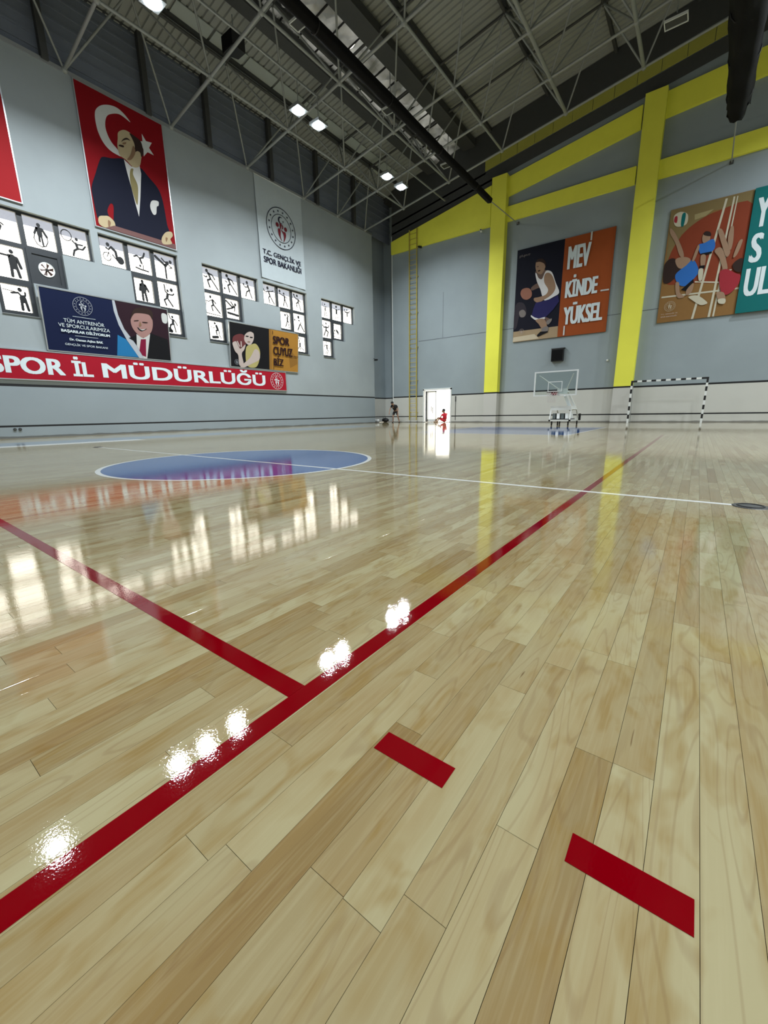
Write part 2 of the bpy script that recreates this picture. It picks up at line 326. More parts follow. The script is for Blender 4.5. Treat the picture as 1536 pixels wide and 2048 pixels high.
ART={'PORTRAIT':[('white',[(1.78,4.03),(1.59,4.2),(1.36,4.29),(1.09,4.25),(0.81,4.11),(0.61,3.9),(0.54,3.7),(0.53,3.45),(0.56,3.2),(0.66,2.95),(0.81,2.79),(1.01,2.71),(1.31,2.71),(1.15,2.9),(0.99,3.03),(0.88,3.23),(0.84,3.46),(0.88,3.69),(0.98,3.88),(1.17,4.02),(1.39,4.11),(1.57,4.09)],1),('white',[(2.16,3.83),(2.29,3.64),(2.52,3.68),(2.38,3.45),(2.54,3.26),(2.3,3.27),(2.12,3.05),(2.15,3.3),(2.04,3.53),(2.15,3.57)],0),('suit',[(0.58,2.41),(0.91,2.5),(1.34,2.65),(1.58,2.44),(1.92,2.6),(2.22,2.38),(2.53,2.12),(2.66,1.79),(2.71,1.34),(2.74,0.86),(2.79,0.55),(2.44,0.14),(1.91,0.16),(1.25,0.16),(0.63,0.16),(0.65,0.44),(0.71,0.86),(0.62,0.92),(0.47,0.64),(0.48,0.38),(0.14,0.28),(0.07,0.38),(0.04,0.93),(0.05,1.26),(0.25,1.75),(0.44,2.2)],1),('shirt',[(1.34,2.64),(1.59,2.5),(1.91,2.64),(1.93,2.39),(1.77,1.5),(1.62,0.8),(1.54,1.27),(1.48,1.73),(1.39,2.25)],0),('tie',[(1.54,2.39),(1.65,2.44),(1.61,2.24),(1.73,1.93),(1.69,1.53),(1.6,1.2),(1.48,1.73),(1.47,2.11)],1),('skin',[(1.27,3.48),(1.48,3.65),(1.69,3.66),(1.88,3.55),(2.05,3.49),(2.12,3.26),(2.02,2.96),(1.9,2.63),(1.65,2.51),(1.42,2.65),(1.22,2.71),(1.18,2.85),(1.17,3.02),(1.22,3.26)],1),('hair',[(1.69,3.64),(1.97,3.59),(2.09,3.51),(2.13,3.18),(2.02,2.99),(2.0,3.12),(1.9,3.14),(1.79,3.07),(1.82,3.31),(1.75,3.5)],1),('skin',[(1.88,3.08),(1.97,3.14),(2.0,3.05),(1.92,2.89),(1.84,2.9)],1),('hair',[(1.33,3.2),(1.43,3.34),(1.57,3.43),(1.68,3.38),(1.56,3.37),(1.43,3.29)],1),('hair',[(1.26,3.08),(1.4,3.11),(1.38,3.04),(1.22,3.02)],1),('shade',[(1.76,3.26),(1.81,3.05),(1.62,2.74),(1.46,2.68),(1.62,2.91)],1),('shade',[(1.38,3.19),(1.51,3.26),(1.47,3.18),(1.37,3.14)],1),('shirt',[(2.19,1.53),(2.34,1.61),(2.48,1.61),(2.46,1.46),(2.38,1.39),(2.32,1.12),(2.19,1.07),(2.11,1.3)],1),('skin',[(0.13,0.32),(0.34,0.42),(0.49,0.44),(0.65,0.32),(0.65,0.14),(0.48,0.01),(0.12,0.06)],1),('shade',[(0.44,0.31),(0.52,0.25),(0.44,0.05),(0.41,0.13)],1),('wood',[(0.63,0.18),(2.96,0.19),(2.99,0.0),(0.3,0.01)],0),('skin',[(2.42,0.26),(2.62,0.54),(2.87,0.63),(2.91,0.49),(2.79,0.33),(2.83,0.17),(2.46,0.06)],1),('shade',[(2.59,0.34),(2.68,0.33),(2.59,0.17)],1)],'MINISTER':[('plum',[(2.34,2.02),(4.35,2.02),(4.35,-0.0),(3.37,-0.04),(2.94,0.55),(2.57,1.04),(2.4,1.48)],0),('cyan',[(2.32,0.79),(2.61,0.66),(3.04,0.02),(2.22,0.01)],0),('silver',[(2.26,2.02),(2.35,2.02),(2.42,1.53),(2.59,1.04),(2.96,0.53),(3.42,-0.03),(3.06,-0.02),(2.65,0.62),(2.4,1.16),(2.28,1.65)],0),('white',[(4.12,1.85),(4.33,1.83),(4.31,1.51),(4.13,1.53)],1),('black',[(3.04,0.88),(2.72,0.72),(2.88,0.64),(3.19,0.18),(3.37,-0.04),(4.35,-0.0),(4.29,0.85),(3.62,1.01)],0),('shirt',[(3.03,0.91),(3.28,0.78),(3.57,0.98),(3.35,-0.03),(3.24,-0.02),(3.0,0.46)],0),('tiered',[(3.18,0.73),(3.38,0.76),(3.32,0.06),(3.18,0.1),(3.08,0.29)],0),('pink',[(2.86,1.41),(2.98,1.68),(3.33,1.87),(3.64,1.8),(3.72,1.43),(3.61,1.05),(3.29,0.8),(3.07,0.91),(2.9,1.13)],1),('hair',[(2.86,1.43),(2.96,1.73),(3.13,1.89),(3.49,1.97),(3.74,1.84),(3.71,1.55),(3.58,1.72),(3.1,1.7),(2.95,1.58)],1),('hair',[(2.99,1.41),(3.16,1.45),(3.14,1.41),(3.0,1.38)],1),('hair',[(3.31,1.41),(3.51,1.42),(3.47,1.38),(3.32,1.37)],1),('black',[(3.09,1.18),(3.25,1.11),(3.46,1.17),(3.26,1.05),(3.14,1.08)],1),('white',[(3.13,1.15),(3.24,1.11),(3.4,1.15),(3.26,1.08)],1),('shade',[(3.21,1.41),(3.25,1.27),(3.16,1.23)],1)],'GOLD':[('gold',[(2.34,2.03),(4.35,2.03),(4.35,-0.0),(2.34,0.01)],0),('golddark',[(2.34,2.03),(2.5,2.03),(2.5,0.01),(2.34,0.01)],0),('golddark',[(3.89,1.07),(4.28,0.75),(4.32,0.45),(3.78,0.19),(3.71,0.63)],0),('ball',[(0.15,1.32),(0.37,1.5),(0.69,1.56),(0.91,1.41),(0.91,1.16),(0.71,0.89),(0.38,0.83),(0.17,0.96)],1),('grey',[(0.82,1.46),(0.96,1.75),(1.19,1.85),(1.37,1.68),(1.36,1.37),(1.15,1.1),(0.95,1.14),(0.82,1.28)],1),('black',[(0.91,1.52),(1.07,1.52),(1.04,1.47),(0.9,1.47)],1),('black',[(1.16,1.5),(1.31,1.5),(1.28,1.45),(1.15,1.45)],1),('black',[(0.8,1.52),(0.96,1.82),(1.26,1.92),(1.42,1.69),(1.2,1.75),(0.98,1.67)],1),('shade',[(1.0,1.26),(1.16,1.27),(1.12,1.23),(1.01,1.23)],1),('yellowshirt',[(0.91,0.98),(1.19,1.13),(1.49,1.2),(1.72,0.93),(1.71,0.53),(1.48,0.07),(0.96,0.07),(0.85,0.46)],1),('grey',[(1.42,0.93),(1.68,0.83),(1.69,0.46),(1.24,0.22),(0.7,-0.02),(0.54,0.04),(1.1,0.48)],1),('grey',[(0.2,1.15),(0.34,1.17),(0.48,0.93),(0.59,0.88),(0.86,1.1),(0.78,0.84),(0.63,0.63),(0.72,0.12),(0.47,0.08),(0.42,0.55),(0.25,0.72),(0.12,1.05)],1),('grey',[(0.36,1.2),(0.42,1.21),(0.54,1.0),(0.5,0.93)],0),('grey',[(0.58,1.22),(0.64,1.22),(0.65,0.96),(0.58,0.94)],0)],'PLAYER':[('brown',[(2.55,4.88),(4.95,4.88),(4.95,-0.0),(2.53,0.01)],0),('tan',[(0.01,0.58),(2.52,0.58),(2.53,0.01),(0.0,-0.0)],0),('tan2',[(0.02,0.27),(1.25,0.32),(1.52,0.05),(0.0,0.03)],0),('dim',[(0.06,2.02),(0.48,2.08),(0.7,1.69),(0.66,1.34),(0.33,1.45),(0.18,0.8),(0.01,0.83)],1),('grey2',[(0.29,1.63),(0.51,1.72),(0.68,1.52),(0.6,1.32),(0.37,1.35)],1),('skin3',[(0.91,2.81),(1.18,2.96),(1.49,2.97),(1.5,2.74),(1.26,2.71),(0.95,2.65)],1),('skin3',[(1.07,3.55),(1.25,3.64),(1.62,3.57),(1.76,3.37),(1.48,3.08),(1.22,3.24)],1),('jersey',[(1.09,3.47),(1.15,3.48),(1.28,3.23),(1.47,3.14),(1.62,3.46),(1.75,3.52),(2.0,3.36),(2.22,2.84),(2.45,2.3),(2.16,2.12),(1.74,2.0),(1.57,2.21),(1.42,2.63),(1.2,3.07)],1),('skin2',[(1.61,3.34),(1.82,3.39),(2.05,3.15),(2.24,2.61),(2.08,2.27),(1.68,2.06),(1.35,1.96),(1.12,2.09),(1.11,2.23),(1.36,2.24),(1.72,2.3),(1.85,2.54),(1.61,2.95)],1),('skin2',[(1.07,3.95),(1.12,4.1),(1.4,4.11),(1.6,3.88),(1.59,3.63),(1.42,3.39),(1.2,3.5),(1.09,3.72)],1),('hair',[(1.09,4.04),(1.15,4.18),(1.43,4.16),(1.62,3.93),(1.64,3.68),(1.54,3.89),(1.31,4.03),(1.13,4.05)],1),('skin3',[(1.14,3.84),(1.24,3.84),(1.24,3.79),(1.15,3.79)],1),('hair',[(1.22,3.61),(1.34,3.62),(1.33,3.56),(1.23,3.56)],1),('ball2',[(0.31,2.58),(0.38,2.79),(0.61,2.84),(0.83,2.76),(0.96,2.54),(0.93,2.31),(0.7,2.21),(0.45,2.32)],1),('navy2',[(1.22,1.97),(1.74,2.0),(2.13,2.06),(2.4,2.18),(2.49,1.84),(2.21,1.48),(1.81,1.12),(1.44,1.06),(1.22,1.14),(1.02,1.28),(1.11,1.69)],0),('jersey',[(0.99,1.36),(1.21,1.2),(1.44,1.11),(1.78,1.15),(1.8,1.06),(1.45,1.0),(1.2,1.09),(0.99,1.27)],0),('skin2',[(1.27,1.06),(1.75,1.05),(1.94,0.62),(1.89,0.42),(1.67,0.53),(1.46,0.82)],1),('skin3',[(1.78,1.13),(2.0,1.05),(2.1,0.95),(1.96,0.76),(1.87,0.92)],1),('grey2',[(1.89,0.92),(2.15,1.02),(2.15,0.88),(2.01,0.73),(1.91,0.77)],1),('grey2',[(1.64,0.54),(1.94,0.65),(2.02,0.43),(1.75,0.32)],1),('black',[(1.41,0.24),(1.59,0.4),(1.99,0.38),(2.02,0.33),(1.45,0.14)],0),('white',[(3.8,4.91),(3.89,4.91),(3.88,4.49),(3.81,4.5)],0),('white',[(4.52,2.06),(4.91,2.05),(4.91,1.98),(4.51,1.99)],0),('white',[(2.83,0.54),(2.9,0.54),(2.91,0.06),(2.83,0.05)],0)],'VOLLEY':[('olive',[(0,4.85),(2.93,4.84),(2.96,4.32),(1.62,4.42),(0.52,3.72),(0.24,2.51),(0.09,1.95)],0),('redcourt',[(0.52,3.66),(1.07,4.13),(1.81,4.37),(2.96,4.3),(3.03,1.84),(2.9,1.32),(1.2,1.57),(0.12,1.77),(0.15,2.83)],1),('tan3',[(0.93,4.44),(1.61,4.48),(1.35,4.28),(0.96,4.22)],0),('teal',[(2.93,4.84),(3.52,4.86),(4.27,0),(3.0,0)],0),('white2',[(0.07,1.18),(2.98,1.09),(2.98,1.02),(0.06,1.11)],0),('white2',[(1.3,1.64),(2.22,1.45),(2.23,1.39),(1.3,1.58)],0),('white2',[(1.97,4.78),(2.05,4.77),(1.45,0),(1.36,0)],0),('white2',[(2.24,4.78),(2.3,4.77),(2.07,0),(1.98,0)],0),('white2',[(2.36,4.77),(2.4,4.76),(2.22,0),(2.15,0)],0),('white2',[(0.15,4.59),(0.39,4.69),(0.67,4.51),(0.67,4.13),(0.36,4.09),(0.19,4.25)],1),('crim',[(0.18,4.53),(0.28,4.53),(0.29,4.28),(0.18,4.33)],1),('teal',[(0.46,4.57),(0.59,4.56),(0.57,4.09),(0.46,4.12)],1),('skin2',[(0.07,4.1),(0.29,3.83),(0.64,3.12),(0.74,2.76),(0.57,2.85),(0.34,3.42),(0.08,3.88)],1),('hair',[(0.02,2.56),(0.26,2.8),(0.55,2.63),(0.81,2.23),(0.53,1.93),(0.28,1.74),(0.05,1.84)],1),('skin2',[(0.43,2.71),(0.74,2.76),(1.02,2.59),(0.91,2.27),(0.59,2.33)],1),('bluesh',[(0.51,2.05),(0.89,2.38),(1.13,2.56),(1.39,2.06),(1.28,1.79),(1.01,1.49),(0.68,1.61)],1),('black',[(0.81,1.35),(1.23,1.74),(1.27,1.56),(1.04,1.25)],0),('skin2',[(0.56,1.69),(0.7,1.67),(0.78,1.24),(0.99,1.03),(0.75,1.01),(0.62,1.27)],1),('skin2',[(1.03,1.31),(1.26,1.57),(1.25,1.22),(1.06,1.07)],1),('white2',[(1.15,1.0),(1.48,1.0),(1.82,0.72),(1.89,0.59),(1.64,0.57),(1.3,0.83)],1),('skin2',[(1.34,3.41),(1.39,3.56),(1.6,3.46),(1.63,3.23),(1.51,3.1),(1.39,3.21)],1),('hair',[(1.38,3.51),(1.43,3.64),(1.61,3.56),(1.64,3.4)],1),('bluesh',[(1.25,3.15),(1.45,3.17),(1.75,3.26),(1.86,2.96),(1.77,2.76),(1.41,2.72),(1.28,2.93)],1),('black',[(1.38,2.76),(1.77,2.76),(1.78,2.68),(1.41,2.66)],0),('skin2',[(1.21,3.11),(1.29,3.03),(1.18,2.55),(1.08,2.55)],1),('skin2',[(1.39,2.67),(1.57,2.64),(1.58,2.19),(1.44,2.24)],1),('black',[(1.39,2.25),(1.59,2.24),(1.59,2.1),(1.41,2.12)],0),('white2',[(1.38,2.09),(1.55,2.08),(1.56,1.65),(1.44,1.65)],1),('skin2',[(1.87,2.74),(2.02,2.87),(2.19,2.67),(2.43,1.96),(2.3,1.88),(2.08,2.42)],1),('skin2',[(1.88,3.56),(2.02,3.57),(2.23,3.1),(2.43,2.62),(2.32,2.42),(2.11,2.91)],1),('skin2',[(2.3,3.56),(2.41,3.58),(2.47,3.04),(2.43,2.67),(2.28,3.08)],1),('skin2',[(2.67,2.94),(2.8,2.96),(2.69,2.45),(2.56,2.37)],1),('hair',[(2.6,2.09),(2.86,2.26),(3.01,2.01),(2.94,1.7),(2.69,1.8)],1),('white2',[(2.33,1.87),(2.59,1.88),(2.46,1.46),(2.37,1.59)],0),('crim',[(2.17,1.79),(2.39,1.92),(2.75,1.68),(2.94,1.54),(2.88,1.16),(2.59,0.85),(2.32,1.03)],1),('skin2',[(2.18,1.0),(2.43,0.96),(2.52,0.66),(2.27,0.7)],1),('white2',[(2.27,0.7),(2.52,0.69),(2.53,0.49),(2.32,0.53)],1),('white2',[(3.29,0.62),(3.36,0.62),(3.36,0),(3.29,0)],0)]}
# ---------------------------------------------------------------- floor
XW, YE = -18.3, 25.0            # wall planes
XR, YB = 14.0, -14.0
PITCH = 0.0638
floor = one('floor', XW - 1.2, XR + 0.3, YB - 0.3, YE + 2.0, -0.30, -0.022, mat('dark_gap', (38, 28, 20), 0.9)); tag(floor, kind='structure', label='glossy varnished maple sports floor in narrow strips')
f2 = MB()
cands = []; x = XW
k0 = int(round((XW - 0.667) / PITCH)); k1 = int((XR - 0.667) / PITCH)
FIX = {(-3): [-0.031], (-2): [0.205], (-8): [-0.301], (-1): [0.206]}
for k in range(k0, k1):
    xa = 0.667 + k * PITCH; rnd = random.Random(k * 31 + 5)
    y = YB + rnd.random() * 0.9; ys = [YB]
    while y < YE: ys.append(y); y += rnd.choice((0.36, 0.45, 0.55, 0.65, 0.75, 0.9, 1.1, 1.4))
    ys.append(YE)
    if k in FIX:
        j = min(range(len(ys)), key=lambda i: abs(ys[i] - FIX[k][0])); ys[j] = FIX[k][0]
    for a, b_ in zip(ys, ys[1:]):
        t = rnd.random(); t = t * t * 0.62 if rnd.random() > 0.09 else 0.5 + 0.4 * rnd.random()
        cands.append((xa, a, b_, (t, rnd.random(), rnd.random(), 1)))
def seen(c):
    """rough pixel area of a plank in the frame"""
    tot = 0
    for q in (0.05, 0.5, 0.95):
        pnt = Vector((c[0] + PITCH / 2, c[1] + (c[2] - c[1]) * q, 0)) - camo.matrix_world.translation
        z = pnt.dot(FW)
        if z < 0.2: continue
        u, v = 816.7 * pnt.dot(RT) / z, 816.7 * pnt.dot(UP) / z
        if abs(u) < 800 and abs(v) < 1050: tot += (c[2] - c[1]) / (z * z) * 0.63 / z
    return tot
cands.sort(key=seen, reverse=True)
G = 0.00035
def plank_geo(b, c):
    xa, ya, yb = c[0] + G, c[1] + G, c[2] - G; xb = c[0] + PITCH - G; e = 0.0001
    v = [(xa, ya, -0.02), (xb, ya, -0.02), (xb, yb, -0.02), (xa, yb, -0.02), (xa, ya, -e), (xb, ya, -e), (xb, yb, -e), (xa, yb, -e),
         (xa + e, ya + e, 0), (xb - e, ya + e, 0), (xb - e, yb - e, 0), (xa + e, yb - e, 0)]
    b.add(v, [(0, 1, 5, 4), (1, 2, 6, 5), (2, 3, 7, 6), (3, 0, 4, 7), (4, 5, 9, 8), (5, 6, 10, 9), (6, 7, 11, 10), (7, 4, 8, 11), (8, 9, 10, 11)])
def set_attr(o, cols):
    at = o.data.color_attributes.new('plank', 'FLOAT_COLOR', 'POINT')
    flat = []
    for c in cols: flat += list(c)
    at.data.foreach_set('color', flat)
for c in cands[:300]:
    b = MB(); plank_geo(b, c); o = b.build('plank', M_WOOD, floor); set_attr(o, [c[3]] * 12)
b = MB(); cols = []
for c in cands[300:]:
    plank_geo(b, c); cols += [c[3]] * 12
o = b.build('plank_field', M_WOOD, floor); set_attr(o, cols); tag(o, kind='stuff')
# painted court markings and two painted reflections (0.6 mm of paint)
def strip(name, x0, x1, y0, y1, m_, label, z=0.0008):
    return tag(one(name, x0, x1, y0, y1, -0.001, z, m_, floor), label=label)
strip('boundary_line', -0.025, 0.025, -12, 12.0, M_RED, 'long red painted sideline running towards the end wall')
strip('attack_line', -9.0, -0.0255, -0.025, 0.025, M_RED, 'red painted line meeting the long red line in a T')
for i, xd in enumerate((0.225, 0.575, 0.925, 1.275, 1.625)):
    strip('line_dash', xd, xd + 0.15, -0.025, 0.025, M_RED, ('short red dash nearest the T junction', 'short red dash at the lower right')[i] if i < 2 else 'short red dash')
strip('center_line', -9.92, 0.915, 2.975, 3.025, M_WHITEP, 'thin white line across the court through the blue circle', 0.0016)
pl = Plane((-4.5, 3.0, 0), (1, 0, 0), (0, 1, 0))
def flat_disc(name, r, m_, z, r2=None):
    b = MB(); n = 96
    top = [(r * math.cos(2 * math.pi * i / n) - 4.5, r * math.sin(2 * math.pi * i / n) + 3.0) for i in range(n)]
    if r2 is None:
        b.add([(x, y, z) for x, y in top] + [(x, y, -0.001) for x, y in top], [tuple(range(n))] + [(i, n + i, n + (i + 1) % n, (i + 1) % n) for i in range(n)])
    else:
        inn = [((x + 4.5) * r2 / r - 4.5, (y - 3.0) * r2 / r + 3.0) for x, y in top]
        b.add([(x, y, z) for x, y in top + inn], [(i, (i + 1) % n, n + (i + 1) % n, n + i) for i in range(n)])
    return b.build(name, m_, floor)
tag(flat_disc('center_circle', 1.76, M_BLUE, 0.0008), label='blue painted centre circle')
tag(flat_disc('circle_outline', 1.81, M_WHITEP, 0.0012, 1.755), label='white ring around the blue circle')
strip('key_area', -6.92, -2.08, 11.2, 17.0, M_BLUE, 'blue painted key in front of the folded hoop')
b = MB()
for a in ((-6.97, -2.03, 11.15, 11.2), (-6.97, -6.92, 11.2, 17), (-2.08, -2.03, 11.2, 17), (-12.0, 3.0, 17.0, 17.05)): b.box(*a, -0.001, 0.0012)
tag(b.build('key_outline', M_WHITEP, floor), label='white outline of the blue key')
strip('glint_strip', -12.75, -12.15, -9, 4.95, M_WHITEP, 'broad white painted reflection near the window wall')  # bright floor reflection put in as a strip of white paint
strip('wall_reflection_strip', -14.6, -12.75, -12, 17, M_WALLREFL, 'dull blue painted reflection along the window wall')  # wall mirrored in the varnish, put into the floor colour
for sx, lab in ((1.0, 'round black floor socket cover at the right end of the white line'), (-10.0, 'small dark floor socket cover at the far left end of the white line')):
    t = empty('floor_socket_cover', (sx, 3.0, 0)); tag(t, lab, 'floor socket', 'round covers of the post sockets')
    b = MB(); pp = Plane((0, 0, 0), (1, 0, 0), (0, 1, 0)); n = 32
    vs = [(0.10 * math.cos(2 * math.pi * i / n), 0.10 * math.sin(2 * math.pi * i / n)) for i in range(n)]
    b.add([(x, y, 0) for x, y in vs] + [(x * .93, y * .93, 0.004) for x, y in vs], [(i, (i + 1) % n, n + (i + 1) % n, n + i) for i in range(n)] + [tuple(range(n, 2 * n))])
    b.build('lid', mat('grey_rubber', (40, 42, 42), 0.5), t); b = MB(); b.ring((0, 0, 0.004), (0, 0, 1), 0.068, 0.006, material=None); b.build('rim', M_BLACK, t, True)
# ---------------------------------------------------------------- walls
def grid_wall(name, axis, pos, thick, u0, u1, z0, z1, holes, m_, m_side=None):
    """wall plane with rectangular holes; axis 'x' = plane x=pos spanning y, 'y' = plane y=pos spanning x; body lies behind (thick signed)"""
    us = sorted({u0, u1, *[h[0] for h in holes], *[h[1] for h in holes]}); zs = sorted({z0, z1, *[h[2] for h in holes], *[h[3] for h in holes]})
    b = MB()
    def solid(i, j):
        if i < 0 or j < 0 or i >= len(us) - 1 or j >= len(zs) - 1: return False
        uc, zc = (us[i] + us[i + 1]) / 2, (zs[j] + zs[j + 1]) / 2
        return not any(h[0] < uc < h[1] and h[2] < zc < h[3] for h in holes)
    P3 = (lambda u, z, d: (pos + d, u, z)) if axis == 'x' else (lambda u, z, d: (u, pos + d, z))
    for i in range(len(us) - 1):
        for j in range(len(zs) - 1):
            if not solid(i, j): continue
            a, c, e, f = us[i], us[i + 1], zs[j], zs[j + 1]
            for d in (0, thick): b.add([P3(a, e, d), P3(c, e, d), P3(c, f, d), P3(a, f, d)], [(0, 1, 2, 3)])
            for ok, (p, q) in ((solid(i - 1, j), ((a, e), (a, f))), (solid(i + 1, j), ((c, e), (c, f))), (solid(i, j - 1), ((a, e), (c, e))), (solid(i, j + 1), ((a, f), (c, f)))):
                if not ok: b.add([P3(*p, 0), P3(*q, 0), P3(*q, thick), P3(*p, thick)], [(0, 1, 2, 3)])
    return b.build(name, m_)
# window groups: stepped openings
ROWS = ((6.34, 7.43), (5.20, 6.34), (4.10, 5.20)); CW = 3.03 / 3
GROUPS = [(0.25, 'D'), (3.70, 'A'), (6.98, 'D'), (11.12, 'A'), (14.47, 'D'), (18.68, 'A')]
def cells(kind): return {(0, 0), (0, 1), (0, 2), (1, 0), (1, 1), (2, 0)} if kind == 'A' else {(0, 0), (0, 1), (0, 2), (1, 1), (1, 2), (2, 2)}
holes = []
for y0, kd in GROUPS:
    for r, c in cells(kd): holes.append((round(y0 + c * CW, 4), round(y0 + (c + 1) * CW, 4), ROWS[r][0], ROWS[r][1]))
tag(grid_wall('wall_left', 'x', XW, -0.30, YB, 23.7, 0, 12.25, holes, M_WALLL), kind='structure', label='tall grey-blue painted wall with stepped groups of windows')
b = MB(); b.box(XW - 0.02, XW + 0.03, YB, 23.7, 12.17, 12.30); tag(b.build('trim_1', M_ALU), kind='structure')
tag(one('wall_recess', -19.35, -19.05, 23.4, 26.3, 0, 15.2, M_WALL), kind='structure')
tag(one('wall_recess_back', -19.05, -17.35, 26.0, 26.3, 0, 15.2, M_WALL), kind='structure')
tag(one('wall_recess_side', -19.05, -18.6, 23.4, 23.7, 0, 15.2, M_WALL), kind='structure')
tag(one('wall_recess_return', -17.55, -17.35, 25.3, 26.0, 0, 15.2, M_WALL), kind='structure')
tag(one('wall_recess_top', -19.4, -17.35, 25.3, 26.3, 14.6, 15.2, M_DARK2), kind='structure')
DOOR = (-14.96, -12.78, 0.0, 2.2)
tag(grid_wall('wall_end', 'y', YE, 0.30, -17.55, XR, 0, 12.3, [DOOR], M_WALL), kind='structure', label='grey-blue end wall with white lower band and two black lines')
tag(one('trim_2', -17.60, -17.55, YE - 0.02, YE + 0.3, 0, 12.3, M_WHITE), kind='structure')
tag(one('wall_right', XR, XR + 0.3, YB, YE, 0, 17.5, M_WALL), kind='structure')
tag(one('wall_back', XW - 0.3, XR, YB - 0.3, YB, 0, 17.8, M_WALL), kind='structure')
def bz(x): return 12.25 + 0.155 * (min(x, 3.15 * 2 - x) + 18.3)
# gable part of the end wall above 12.3
b = MB(); xs = [-17.55, 3.15, XR]
for i in range(2):
    a, c = xs[i], xs[i + 1]
    for y in (YE + 0.02, YE + 0.3): b.add([(a, y, 12.3), (c, y, 12.3), (c, y, bz(c) + 2.62), (a, y, bz(a) + 2.62)], [(0, 1, 2, 3)])
tag(b.build('wall_gable', M_WALL), kind='structure')
# joints between the wall panels
b = MB(); b.box(-15.4, -10.5, YE - 0.006, YE, 5.415, 5.445); b.box(-9.45, -3.2, YE - 0.006, YE, 5.415, 5.445); b.box(-2.25, XR, YE - 0.006, YE, 5.415, 5.445); b.box(-13.53, -13.51, YE - 0.006, YE, 5.43, 8.2)
tag(b.build('trim_3', mat('joint_grey', (92, 98, 106), 0.8)), kind='structure')
tag(one('exterior_ground', -60, 60, -60, 80, -0.5, -0.31, mat('concrete_yard', (226, 220, 204), 0.9, noise=0.1)), kind='structure')
tag(one('exterior_step', -17, -11, YE + 0.3, YE + 8, -0.31, -0.02, mat('concrete_yard', (226, 220, 204), 0.9)), kind='structure')
tag(one('exterior_eave', -21.4, -18.62, YB, 24, 8.03, 8.2, mat('eave_white', (140, 150, 182), 0.9)), kind='structure')
# yellow frame of the end wall
def slope_beam(name, x0, x1, top, bot, label, d=0.14):
    b = MB(); vs = []
    for y in (YE - d, YE + 0.01):
        vs += [(x0, y, bot(x0)), (x1, y, bot(x1)), (x1, y, top(x1)), (x0, y, top(x0))]
    b.add(vs, [(0, 1, 2, 3), (7, 6, 5, 4), (0, 4, 5, 1), (3, 2, 6, 7), (0, 3, 7, 4), (1, 5, 6, 2)])
    return tag(b.build(name, M_YEL), label, 'beam', 'yellow beams of the end wall')
gt = lambda x: 13.30 + 0.155 * (min(x, 6.3 - x) + 9.5)
slope_beam('yellow_beam', -17.55, -10.45, lambda x: 11.93 + 0.177 * (x + 17.55), lambda x: 11.18 if x < -17 else 11.13, 'deep wedge-shaped yellow beam left of the first yellow column')
slope_beam('yellow_beam', -9.48, -3.2, gt, lambda x: gt(x) - 0.93, 'sloping upper yellow beam between the two yellow columns')
slope_beam('yellow_beam', -9.48, -3.2, lambda x: 11.86, lambda x: 11.12, 'level lower yellow beam between the two yellow columns')
slope_beam('yellow_beam', -2.27, 5.2, gt, lambda x: gt(x) - 1.0, 'upper yellow beam right of the second yellow column')
slope_beam('yellow_beam', -2.27, 5.2, lambda x: 11.8, lambda x: 11.05, 'lower yellow beam right of the second yellow column')
for x0, x1, zt, lab in ((-10.30, -9.45, 13.4, 'first yellow column of the end wall, nearer the open door'), (-3.10, -2.25, 14.5, 'second yellow column of the end wall, behind the striped goal'), (5.2, 6.1, 14.9, 'yellow column of the end wall')):
    tag(one('yellow_column', x0, x1, YE - 0.42, YE, 0, zt, M_WALLY), lab, 'column', 'yellow columns of the end wall')
# cladding above the gable beam
b = MB(); t = empty('gable_cladding', (0, YE - 0.06, 0)); tag(t, 'row of olive tinted cladding panels above the yellow gable beams', 'cladding')
x = -10.9
while x < 5:
    x1 = x + 0.92; b = MB()
    v = [(x, bz(x) + 0.62), (x1 - 0.02, bz(x1) + 0.62), (x1 - 0.02, bz(x1) + 1.12), (x, bz(x) + 1.12)]
    b.add([(p, 0.0, q) for p, q in v] + [(p, -0.04, q) for p, q in v], [(0, 1, 2, 3), (7, 6, 5, 4), (0, 4, 5, 1), (3, 2, 6, 7), (0, 3, 7, 4), (1, 5, 6, 2)])
    b.build('panel', M_OLIVE, t); x = x1
b = MB()
for a, c in ((-17.55, 3.15), (3.15, XR)):
    for lo, hi in ((1.14, 2.6), (-0.0, 0.60)):
        b.add([(a, YE - 0.03, max(bz(a) + lo, gt(a))), (c, YE - 0.03, max(bz(c) + lo, gt(c))), (c, YE - 0.03, bz(c) + hi), (a, YE - 0.03, bz(a) + hi)], [(0, 1, 2, 3)])
bt = lambda x: 11.93 + 0.177 * (x + 17.55)
b.add([(-17.55, YE - 0.03, bt(-17.55)), (-10.3, YE - 0.03, bt(-10.3)), (-10.3, YE - 0.03, bz(-10.3) + 0.1), (-17.55, YE - 0.03, bz(-17.55) + 0.1)], [(0, 1, 2, 3)])
b.add([(-17.55, YE - 0.03, bz(-17.55) + 0.5), (-10.9, YE - 0.03, bz(-10.9) + 0.5), (-10.9, YE - 0.03, bz(-10.9) + 1.2), (-17.55, YE - 0.03, bz(-17.55) + 1.2)], [(0, 1, 2, 3)])
tag(b.build('wall_cladding', M_DARK2), kind='structure')
